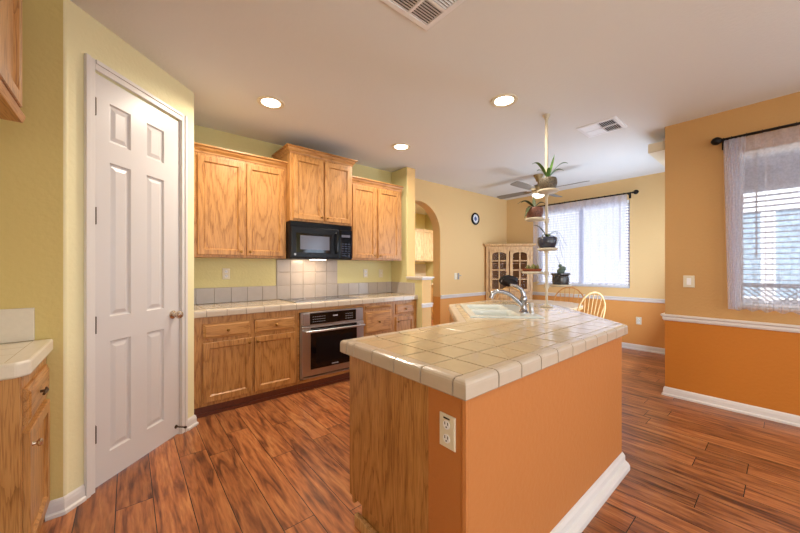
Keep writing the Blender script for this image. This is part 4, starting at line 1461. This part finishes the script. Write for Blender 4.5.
# cactus tray
c4 = shelf_c[3] + UP
t = thing('cactus_tray', 'shallow terracotta tray of small cacti on the left shelf of the pole', 'potted plant', c4)
obj('tray', MB().lathe([(0.068, 0), (0.088, 0.030), (0.09, 0.034), (0.083, 0.034), (0.078, 0.024), (0.002, 0.023)], c4, 24), M['terracotta'], t, smooth=True)
for la, dp, r_, h_ in ((-0.035, 0.0, 0.02, 0.05), (-0.008, -0.03, 0.018, 0.045), (0.018, 0.01, 0.022, 0.062), (0.045, -0.015, 0.014, 0.055), (-0.03, -0.045, 0.013, 0.03)):
    p = c4 + rt * la + fw * dp + Vector((0, 0, 0.02))
    mb = MB()
    rings = []
    for k in range(7):
        s = k / 6
        rad = r_ * math.sin(PI * (0.18 + 0.8 * s) / 1.0) + 0.001
        rings.append([(p.x + rad * (1 + 0.12 * (i % 2)) * math.cos(2 * PI * i / 16), p.y + rad * (1 + 0.12 * (i % 2)) * math.sin(2 * PI * i / 16), p.z + h_ * s) for i in range(16)])
    mb.loops(rings)
    obj('cactus', mb, M['cactus'], t)
# dark pot with lump of grey green foliage
c5 = shelf_c[4] + UP
t = thing('potted_plant', 'upright grey green succulent in a wide charcoal pot, lowest on the pole', 'potted plant', c5)
obj('pot', MB().lathe([(0.05, 0), (0.07, 0.012), (0.076, 0.05), (0.07, 0.085), (0.086, 0.102), (0.086, 0.114), (0.076, 0.114), (0.066, 0.1), (0.002, 0.098)], c5, 26), M['pot_black'], t, smooth=True)
for k, (la, dp, h0, r_, h_) in enumerate(((0.0, 0, 0.095, 0.034, 0.07), (0.012, -0.012, 0.13, 0.03, 0.05), (-0.006, 0.0, 0.165, 0.016, 0.035))):
    p = c5 + rt * la + fw * dp
    obj('succulent_lobe', MB().ball(p + Vector((0, 0, h0 + h_ / 2)), r_, 14, 1, 1, h_ / 2 / r_), M['leaf_blue'], t, smooth=True)
mb = MB(); mb.tube([c5 + Vector((0, 0, 0.18)) + rt * (-0.05 * s) + Vector((0, 0, 0.11 * s)) for s in (0, 0.4, 0.8, 1)], [0.0025, 0.002, 0.0015, 0.001], 6)
obj('stem', mb, M['leaf_blue'], t)


# ---------------------------------------------------------------- ceiling fixtures
def vent(label, x0, x1, y0, y1, sections):
    t = thing('ceiling_vent', label, 'vent', ((x0 + x1) / 2, (y0 + y1) / 2, H))
    w = 0.036
    zt_ = H - 0.0005
    mb = MB()
    run = [((x0, y0), (x1, y0)), ((x1, y0), (x1, y1)), ((x1, y1), (x0, y1)), ((x0, y1), (x0, y0))]
    prof = [(0, H - 0.0005), (0.002, H - 0.008), (0.010, H - 0.012), (w, H - 0.012), (w, H - 0.0005)]
    for p, q in run:
        run_profile(mb, p, q, prof, 1, 1)
    obj('frame', mb, M['vinyl'], t)
    obj('duct_shadow', MB().box(x0 + w, x1 - w, y0 + w, y1 - w, H - 0.0018, H - 0.0005), M['slot'], t)
    mb = MB()
    cx, cy = (x0 + x1) / 2, (y0 + y1) / 2
    mb.box(cx - 0.008, cx + 0.008, y0 + w, y1 - w, H - 0.012, H - 0.002)
    mb.box(x0 + w, x1 - w, cy - 0.008, cy + 0.008, H - 0.012, H - 0.002)
    obj('cross_bar', mb, M['vinyl'], t)
    for (qx, qy, ax, til) in sections:
        a0, a1 = (x0 + w, cx - 0.008) if qx == 0 else (cx + 0.008, x1 - w)
        c0, c1 = (y0 + w, cy - 0.008) if qy == 0 else (cy + 0.008, y1 - w)
        mb = MB()
        nb = 8
        for k in range(nb):
            if ax == 'x':      # blades run along X
                yy = c0 + (c1 - c0) * (k + 0.5) / nb
                h_ = 0.0088
                mb.loops([[(a0, yy - h_ * til, H - 0.012), (a0, yy + h_ * til, H - 0.003), (a0, yy + h_ * til + 0.0015, H - 0.003), (a0, yy - h_ * til + 0.0015, H - 0.012)],
                          [(a1, yy - h_ * til, H - 0.012), (a1, yy + h_ * til, H - 0.003), (a1, yy + h_ * til + 0.0015, H - 0.003), (a1, yy - h_ * til + 0.0015, H - 0.012)]])
            else:
                xx = a0 + (a1 - a0) * (k + 0.5) / nb
                h_ = 0.0088
                mb.loops([[(xx - h_ * til, c0, H - 0.012), (xx + h_ * til, c0, H - 0.003), (xx + h_ * til + 0.0015, c0, H - 0.003), (xx - h_ * til + 0.0015, c0, H - 0.012)],
                          [(xx - h_ * til, c1, H - 0.012), (xx + h_ * til, c1, H - 0.003), (xx + h_ * til + 0.0015, c1, H - 0.003), (xx - h_ * til + 0.0015, c1, H - 0.012)]])
        obj('louver_bank', mb, M['vinyl'], t)
    return t


vent('white four-way ceiling vent at the top edge of the photo', 1.03, 1.388, 1.045, 1.403,
     [(0, 0, 'x', 1), (0, 1, 'x', 1), (1, 1, 'x', 1), (1, 0, 'x', -0.3)])
vent('white four-way ceiling vent between the plant pole and the right wall', 3.54, 3.9, 1.04, 1.40,
     [(0, 0, 'x', 0.15), (0, 1, 'x', -1), (1, 1, 'x', -1), (1, 0, 'x', 0.15)])


def downlight(label, x, y, power=LAMP):
    t = thing('recessed_light', label, 'ceiling light', (x, y, H), group='recessed ceiling lights')
    obj('trim_ring', MB().lathe([(0.085, -0.0015), (0.078, -0.004), (0.09, -0.010), (0.11, -0.008), (0.114, -0.0005)], (x, y, H), 36, cap=False), M['plate'], t, smooth=True)
    obj('diffuser', MB().lathe([(0.074, -0.006), (0.084, -0.0005)], (x, y, H), 32), M['lamp'], t)
    a = area('downlight_glow', (x, y, H - 0.014), (0, 0, -1), 0.15, 0.15, power, (1.0, 0.89, 0.74), 'DISK', spread=math.radians(165))
    return t


downlight('recessed ceiling light, the one nearest the pantry door', 0.957, 2.89, 19)
downlight('recessed ceiling light, the one nearest the plant pole', 2.483, 1.565)
downlight('recessed ceiling light above the arch end of the cooking counter', 2.49, 2.947)
downlight('recessed fill light added behind the viewer on the left', 0.9, -0.9, 5)  # unseen downlight added to brighten the room
downlight('recessed fill light added behind the viewer on the right', 2.9, -0.9, 4)  # second added downlight, also out of view

downlight('recessed fill light added in the hall beyond the archway', 5.3, 4.7, 50)  # unseen lamp added to brighten the hall
# --- ceiling fan
FXc, FYc = 4.887, 2.479
t = thing('ceiling_fan', 'four-blade ceiling fan with a small lit glass bowl over the dining table', 'ceiling fan', (FXc, FYc, H))
obj('canopy', MB().lathe([(0.03, -0.10), (0.045, -0.06), (0.07, -0.015), (0.072, -0.0005)], (FXc, FYc, H), 24), M['fan_metal'], t, smooth=True)
obj('down_rod', MB().tube([(FXc, FYc, H - 0.05), (FXc, FYc, H - 0.16)], 0.012, 12), M['fan_metal'], t, smooth=True)
obj('motor', MB().lathe([(0.04, -0.275), (0.085, -0.265), (0.10, -0.24), (0.10, -0.19), (0.07, -0.16), (0.03, -0.145)], (FXc, FYc, H), 28), M['fan_metal'], t, smooth=True)
for k in range(4):
    mtx = Matrix.Translation((FXc, FYc, H - 0.238)) @ Matrix.Rotation(PI / 2 * k, 4, 'Z') @ Matrix.Rotation(math.radians(11), 4, 'X')
    mb = MB(mtx)
    pts = []
    for s, w in ((0.17, 0.045), (0.22, 0.056), (0.45, 0.068), (0.66, 0.07), (0.70, 0.062), (0.715, 0.045)):
        pts.append((s, w))
    poly = [(x, -w) for x, w in pts] + [(x, w) for x, w in reversed(pts)]
    mb.prism(poly, -0.003, 0.003)
    bl = obj('blade', mb, M['fan_blade'], t)
    mb = MB(mtx)
    mb.prism([(0.08, -0.012), (0.17, -0.035), (0.23, -0.03), (0.23, 0.03), (0.17, 0.035), (0.08, 0.012)], -0.008, -0.0035)
    obj('blade_bracket', mb, M['fan_metal'], bl)
obj('light_collar', MB().lathe([(0.05, -0.30), (0.055, -0.275)], (FXc, FYc, H), 24), M['fan_metal'], t, smooth=True)
obj('light_bowl', MB().lathe([(0.01, -0.355), (0.05, -0.35), (0.085, -0.33), (0.095, -0.30), (0.09, -0.296)], (FXc, FYc, H), 28), M['lamp_fan'], t, smooth=True)

# ---------------------------------------------------------------- clock
t = thing('wall_clock', 'small round black wall clock with a white face on the peach wall', 'clock', (5.08, YW, 2.235))
CM = Matrix.Translation((5.08, YW, 2.235)) @ Matrix.Scale(0.9, 4) @ Matrix.Rotation(PI / 2, 4, 'X')
obj('case', MB(CM).lathe([(0.125, 0.001), (0.13, 0.02), (0.12, 0.032), (0.098, 0.032), (0.094, 0.02)], n=36, cap=False), M['black'], t, smooth=True)
obj('face', MB(CM).lathe([(0.097, 0.001), (0.097, 0.018)], n=36), M['clock_face'], t)
mb = MB(CM)
for k in range(12):
    a = PI / 6 * k
    r0, r1 = (0.072, 0.088)
    mb.tube([(r0 * math.cos(a), r0 * math.sin(a), 0.0192), (r1 * math.cos(a), r1 * math.sin(a), 0.0192)], 0.003, 5)
obj('hour_marks', mb, M['slot'], t)
mb = MB(CM).lathe([(0.045, 0.0185), (0.045, 0.0195)], n=24)
obj('blue_motif', mb, M['clock_blue'], t)
mb = MB(CM).box(-0.004, 0.004, -0.01, 0.055, 0.0205, 0.022).box(-0.003, 0.075, -0.003, 0.003, 0.022, 0.0235)
obj('hands', mb, M['slot'], t)

# ---------------------------------------------------------------- corner hutch
hc = Vector((5.671 + 0.02, 3.465 + 0.005, 0)); hr = Vector((d, -d, 0)); ho = Vector((-d, -d, 0))
t = thing('corner_hutch', 'pale oak corner hutch with two arched glass doors beside the nook window', 'cabinet', hc)
HM = Matrix.Translation(hc) @ Matrix.Rotation(-PI / 4, 4, 'Z')      # local x = toward window wall, local -y = into room
HW = 0.44
obj('body', MB(HM).prism([(-HW, 0.012), (HW, 0.012), (HW, 0.06), (0.03, 0.46), (-0.03, 0.46), (-HW, 0.06)], 0.0, 0.80).box(-HW, HW, 0.40, 0.41, 0.8, 0.81), M['oak_pale'], t)
mb = MB(HM)
mb.box(-HW, -HW + 0.045, 0.0, 0.02, 0.80, 1.70).box(HW - 0.045, HW, 0.0, 0.02, 0.80, 1.70).box(-HW + 0.045, HW - 0.045, 0, 0.02, 1.62, 1.70).box(-HW + 0.045, HW - 0.045, 0, 0.02, 0.80, 0.83)
mb.prism([(-HW, 0.02), (-HW, 0.06), (-0.03, 0.46), (0.0, 0.44), (-HW + 0.02, 0.05), (-HW + 0.02, 0.02)], 0.80, 1.70)
mb.prism([(HW, 0.02), (HW, 0.06), (0.03, 0.46), (0.0, 0.44), (HW - 0.02, 0.05), (HW - 0.02, 0.02)], 0.80, 1.70)
mb.prism([(-HW, 0.0), (HW, 0.0), (HW, 0.06), (0.03, 0.46), (-0.03, 0.46), (-HW, 0.06)], 1.70, 1.72)
obj('upper_frame', mb, M['oak_pale'], t)
obj('back_lining', MB(HM).prism([(-HW + 0.03, 0.07), (0, 0.42), (HW - 0.03, 0.07), (HW - 0.04, 0.06), (0, 0.40), (-HW + 0.04, 0.06)], 0.80, 1.70), M['cab_inside'], t)
for z in (1.10, 1.38):
    obj('interior_shelf', MB(HM).prism([(-HW + 0.05, 0.03), (HW - 0.05, 0.03), (HW - 0.05, 0.06), (0, 0.38), (-HW + 0.05, 0.06)], z, z + 0.015), M['cab_inside'], t)
mb = MB(HM)
obj('cornice', mb.box(-HW - 0.03, HW + 0.03, -0.03, 0.06, 1.715, 1.735).box(-HW - 0.05, HW + 0.05, -0.05, 0.06, 1.735, 1.77), M['oak_pale'], t, 0.008, segs=3)


def arch_door(x0, x1, z0, z1):
    """door with arched head, four-over glazing bars"""
    w = 0.05
    mb = MB(HM)
    yF, yB = -0.02, -0.001
    mb.box(x0, x0 + w, yF, yB, z0, z1).box(x1 - w, x1, yF, yB, z0, z1).box(x0 + w, x1 - w, yF, yB, z0, z0 + w)
    a, b = x0 + w, x1 - w
    zs = z1 - w - 0.045
    n_ = 12
    cx = (a + b) / 2
    f = lambda x: zs + 0.045 * math.sqrt(max(0, 1 - ((x - cx) / ((b - a) / 2)) ** 2))
    for k in range(n_):
        p, q = a + (b - a) * k / n_, a + (b - a) * (k + 1) / n_
        mb.loops([[(p, yF, f(p)), (q, yF, f(q)), (q, yF, z1), (p, yF, z1)], [(p, yB, f(p)), (q, yB, f(q)), (q, yB, z1), (p, yB, z1)]])
    dr = obj('glass_door', mb, M['oak_pale'], t)
    mb = MB(HM)
    mb.box(cx - 0.011, cx + 0.011, yF + 0.003, yB - 0.003, z0 + w, z1 - w)
    for k in (1, 2, 3):
        z = z0 + w + (z1 - w - z0 - w) * k / 4 + 0.01
        mb.box(a, b, yF + 0.003, yB - 0.003, z - 0.011, z + 0.011)
    obj('glazing_bars', mb, M['oak_pale'], dr)
    obj('pane', MB(HM).box(a, b, -0.011, -0.009, z0 + w, z1 - w * 0.9), M['hutch_glass'], dr)


arch_door(-HW + 0.06, -0.012, 0.84, 1.655)
arch_door(0.012, HW - 0.06, 0.84, 1.655)
for a, b in ((-HW + 0.05, -0.01), (0.01, HW - 0.05)):
    obj('lower_door', MB(HM @ Matrix.Translation((0, 0.0115, 0))).frame_panel(a, b, 0.1, 0.76, DOOR), M['oak_pale'], t)
obj('base_plinth', MB(HM).box(-HW - 0.01, HW + 0.01, 0.0, 0.05, 0.0, 0.08), M['oak_pale'], t)

# ---------------------------------------------------------------- dining table and windsor chairs
t = thing('dining_table', 'round pale-topped dining table under the ceiling fan', 'table', (FXc, FYc, 0))
obj('tabletop', MB().lathe([(0.58, 0.722), (0.605, 0.73), (0.61, 0.742), (0.602, 0.75)], (FXc, FYc, 0), 48), M['table_top'], t, smooth=True)
obj('edge_band', MB().lathe([(0.59, 0.70), (0.606, 0.704), (0.606, 0.7285), (0.59, 0.7285)], (FXc, FYc, 0), 48), M['chair'], t, smooth=True)
obj('pedestal', MB().lathe([(0.09, 0.05), (0.10, 0.1), (0.06, 0.16), (0.05, 0.3), (0.075, 0.42), (0.05, 0.55), (0.07, 0.66), (0.16, 0.70)], (FXc, FYc, 0), 24), M['chair'], t, smooth=True)
for k in range(4):
    a = PI / 2 * k + PI / 4
    v = Vector((math.cos(a), math.sin(a), 0)); c_ = Vector((FXc, FYc, 0))
    obj('pedestal_foot', MB().tube([c_ + v * 0.05 + Vector((0, 0, 0.14)), c_ + v * 0.2 + Vector((0, 0, 0.10)), c_ + v * 0.38 + Vector((0, 0, 0.03))], [0.035, 0.03, 0.026], 10), M['chair'], t, smooth=True)


def windsor(label, loc, rz, mat, top=0.97, hw=0.235):
    """local +Y is where the sitter faces"""
    t = thing('windsor_chair', label, 'chair', loc, rz, group='windsor chairs around the dining table')
    X = mat_at(loc, rz)
    m = M[mat]
    mb = MB(X)
    sh = []
    for k in range(28):
        a = 2 * PI * k / 28
        rx = 0.21 if math.sin(a) < 0 else 0.225
        sh.append((rx * math.cos(a), 0.205 * math.sin(a)))
    mb.loops([[(x * 0.93, y * 0.93, 0.425) for x, y in sh], [(x, y, 0.44) for x, y in sh], [(x, y, 0.455) for x, y in sh], [(x * 0.9, y * 0.9, 0.458) for x, y in sh], [(x * 0.6, y * 0.6, 0.448) for x, y in sh]])
    obj('seat', mb, m, t, smooth=True)
    for sx_ in (-1, 1):
        for sy_ in (-1, 1):
            p0 = Vector((0.13 * sx_, 0.12 * sy_, 0.432)); p1 = Vector((0.20 * sx_, 0.20 * sy_, 0.0))
            pts = [p0.lerp(p1, s) for s in (0, 0.2, 0.35, 0.6, 0.8, 1)]
            obj('leg', MB(X).tube(pts, [0.012, 0.018, 0.014, 0.02, 0.016, 0.011], 10), m, t, smooth=True)
    mb = MB(X)
    for sx_ in (-1, 1):
        mb.tube([(0.172 * sx_, -0.168, 0.17), (0.172 * sx_, 0, 0.17), (0.172 * sx_, 0.168, 0.17)], [0.008, 0.013, 0.008], 8)
    mb.tube([(-0.172, 0, 0.17), (0, 0, 0.17), (0.172, 0, 0.17)], [0.008, 0.013, 0.008], 8)
    obj('stretcher', mb, m, t, smooth=True)
    # bow back
    hh = top - 0.45
    lean = lambda z: -0.17 - 0.10 * (z - 0.45) / 0.5
    def bowpt(a):
        x = hw * math.cos(a) * (0.72 + 0.28 * math.sin(a)) if False else hw * math.cos(a)
        z = 0.45 + hh * (math.sin(a) ** 0.62 if math.sin(a) > 0 else 0)
        xx = x * (0.80 + 0.20 * min(1, (z - 0.45) / (hh * 0.6)))
        return (xx, lean(z), z)
    n_ = 30
    obj('bow', MB(X).tube([bowpt(PI * k / n_) for k in range(n_ + 1)], 0.0115, 10), m, t, smooth=True)
    for k in range(7):
        u = (k - 3) / 3.4
        x_top = hw * 0.96 * u
        a = math.acos(max(-1, min(1, u * 0.98)))
        tp = bowpt(a)
        x_bot = 0.15 * u
        pts = [Vector((x_bot, lean(0.45) + 0.005, 0.447)).lerp(Vector(tp), s) for s in (0, 0.3, 0.55, 1)]
        obj('spindle', MB(X).tube(pts, [0.006, 0.0085, 0.007, 0.005], 8), m, t, smooth=True)
    return t


windsor('golden windsor chair at the far side of the dining table, against the window wall', (5.52, 2.36, 0), math.radians(95), 'chair_gold', 0.965, 0.27)
windsor('pale windsor chair turned sideways between the island and the dining nook wall', (5.0, 1.93, 0), math.radians(-27), 'chair', 0.965, 0.24)
windsor('pale windsor chair behind the island faucet', (4.43, 2.58, 0), math.radians(-78), 'chair', 1.02, 0.25)

# black bundle on the back of the near chair
P_ = Vector((4.145, 2.54, 1.04))
t = thing('black_bag', 'small black bag perched on the chair back behind the faucet', 'bag', P_)
mb = MB()
prof = []
rings = []
for k in range(11):
    s = k / 10
    rad = 0.135 * math.sqrt(max(0.0, 1 - (2 * s - 1) ** 2)) * 1.0 + 0.002
    ring = []
    for i in range(28):
        a = 2 * PI * i / 28
        wob = 1 + 0.10 * math.sin(5 * a + k) + 0.07 * math.sin(9 * a - 2 * k)
        ring.append((P_.x + 0.5 * rad * wob * math.cos(a), P_.y + rad * wob * math.sin(a), P_.z - 0.0 + 0.15 * s + 0.01 * math.sin(4 * a + k)))
    rings.append(ring)
mb.loops(rings)
obj('bag_body', mb, M['fabric_black'], t, smooth=True)
mb = MB().tube([(P_.x - 0.05, P_.y + 0.02 + 0.06 * math.cos(PI * k / 10), P_.z + 0.06 + 0.05 * math.sin(PI * k / 10)) for k in range(11)], 0.006, 8)
obj('strap', mb, M['panel_mark'], t, smooth=True)

# ---------------------------------------------------------------- hall cabinets beyond the arch
t = thing('hall_cabinet', 'pale oak wall cabinet seen through the archway', 'cabinet', (5.3, 6.0, 1.45))
HB = 6.299
obj('body', MB().box(4.2, 6.175, HB - 0.32, HB - 0.0005, 1.46, 2.29), M['oak_white'], t, 0.002)
Fh = face_y(HB - 0.3203)
for k in range(5):
    cab_door(Fh, 4.22 + k * 0.39, 4.59 + k * 0.39, 1.48, 2.27, t, None, 'oak_white')
t = thing('hall_counter_cabinet', 'white topped base cabinet in the hall beyond the archway', 'cabinet', (5.3, 6.0, 0))
obj('body', MB().box(4.2, 6.175, HB - 0.55, HB - 0.0005, 0.001, 0.87), M['oak_pale'], t, 0.002)
obj('top', MB().box(4.18, 6.175, HB - 0.58, HB - 0.0005, 0.871, 0.91), M['solid'], t, 0.004)
obj('splash', MB().box(4.18, 6.175, HB - 0.02, HB - 0.0005, 0.911, 1.4), M['tile_grey'], t)

# ---------------------------------------------------------------- outdoors
gnd = struct('ground', MB().box(-12, 24, -22, 22, -0.3, -0.14), M['concrete'])
struct('roof', MB().box(-1.6, 6.9, -3.6, 7.5, H + 0.125, H + 0.3), M['soffit'])
t = thing('neighbour_house', 'pale stucco house seen through the windows', 'house', (10.5, 0, -0.14))
obj('wall', MB().box(10.0, 13.0, -7.0, 10.0, -0.139, 5.2), M['stucco'], t)
obj('eave', MB().box(9.2, 13.3, -7.3, 10.3, 5.2, 5.4), M['soffit'], t)
for y0_, y1_ in ((-1.4, 0.14), (0.34, 0.66)):
    w_ = obj('house_window', MB().box(9.96, 10.05, y0_, y1_, 0.7, 2.45), M['house_window'], t)
    obj('window_surround', MB().box(9.92, 9.999, y0_ - 0.03, y0_, 0.67, 2.48).box(9.92, 9.999, y1_, y1_ + 0.03, 0.67, 2.48)
        .box(9.92, 9.999, y0_, y1_, 2.45, 2.48).box(9.92, 9.999, y0_, y1_, 0.67, 0.7), M['vinyl'], w_)
t = thing('patio_cover', 'grey soffit of the patio cover above the near window', 'patio cover', (5.6, -1.5, 2.6))
obj('roof_panel', MB().box(4.4, 6.6, -4.2, 0.6, 2.62, 2.72), M['soffit'], t)
obj('beam', MB().box(6.45, 6.6, -4.2, 0.6, 2.36, 2.62), M['soffit'], t)
t = thing('lattice_fence', 'low grey lattice outside the near window', 'fence', (7.5, -0.9, -0.14))
mb = MB()
for k in range(52):
    y = -3.2 + k * 0.075
    for q in (-1, 1):
        x = 7.5 + 0.008 * q
        mb.loops([[(x, y, 0.2), (x, y + 0.022, 0.2), (x + 0.008, y + 0.022, 0.2), (x + 0.008, y, 0.2)],
                  [(x, y + 0.8 * q, 1.0), (x, y + 0.022 + 0.8 * q, 1.0), (x + 0.008, y + 0.022 + 0.8 * q, 1.0), (x + 0.008, y + 0.8 * q, 1.0)]])
obj('lattice_panel', mb, M['lattice'], t)
obj('rails', MB().box(7.46, 7.56, -3.8, 1.2, 1.0, 1.06).box(7.46, 7.56, -3.8, 1.2, 0.14, 0.2), M['lattice'], t)
for y in (-3.7, -1.3, 1.1):
    obj('post', MB().box(7.46, 7.56, y - 0.05, y + 0.05, -0.139, 1.12), M['lattice'], t)
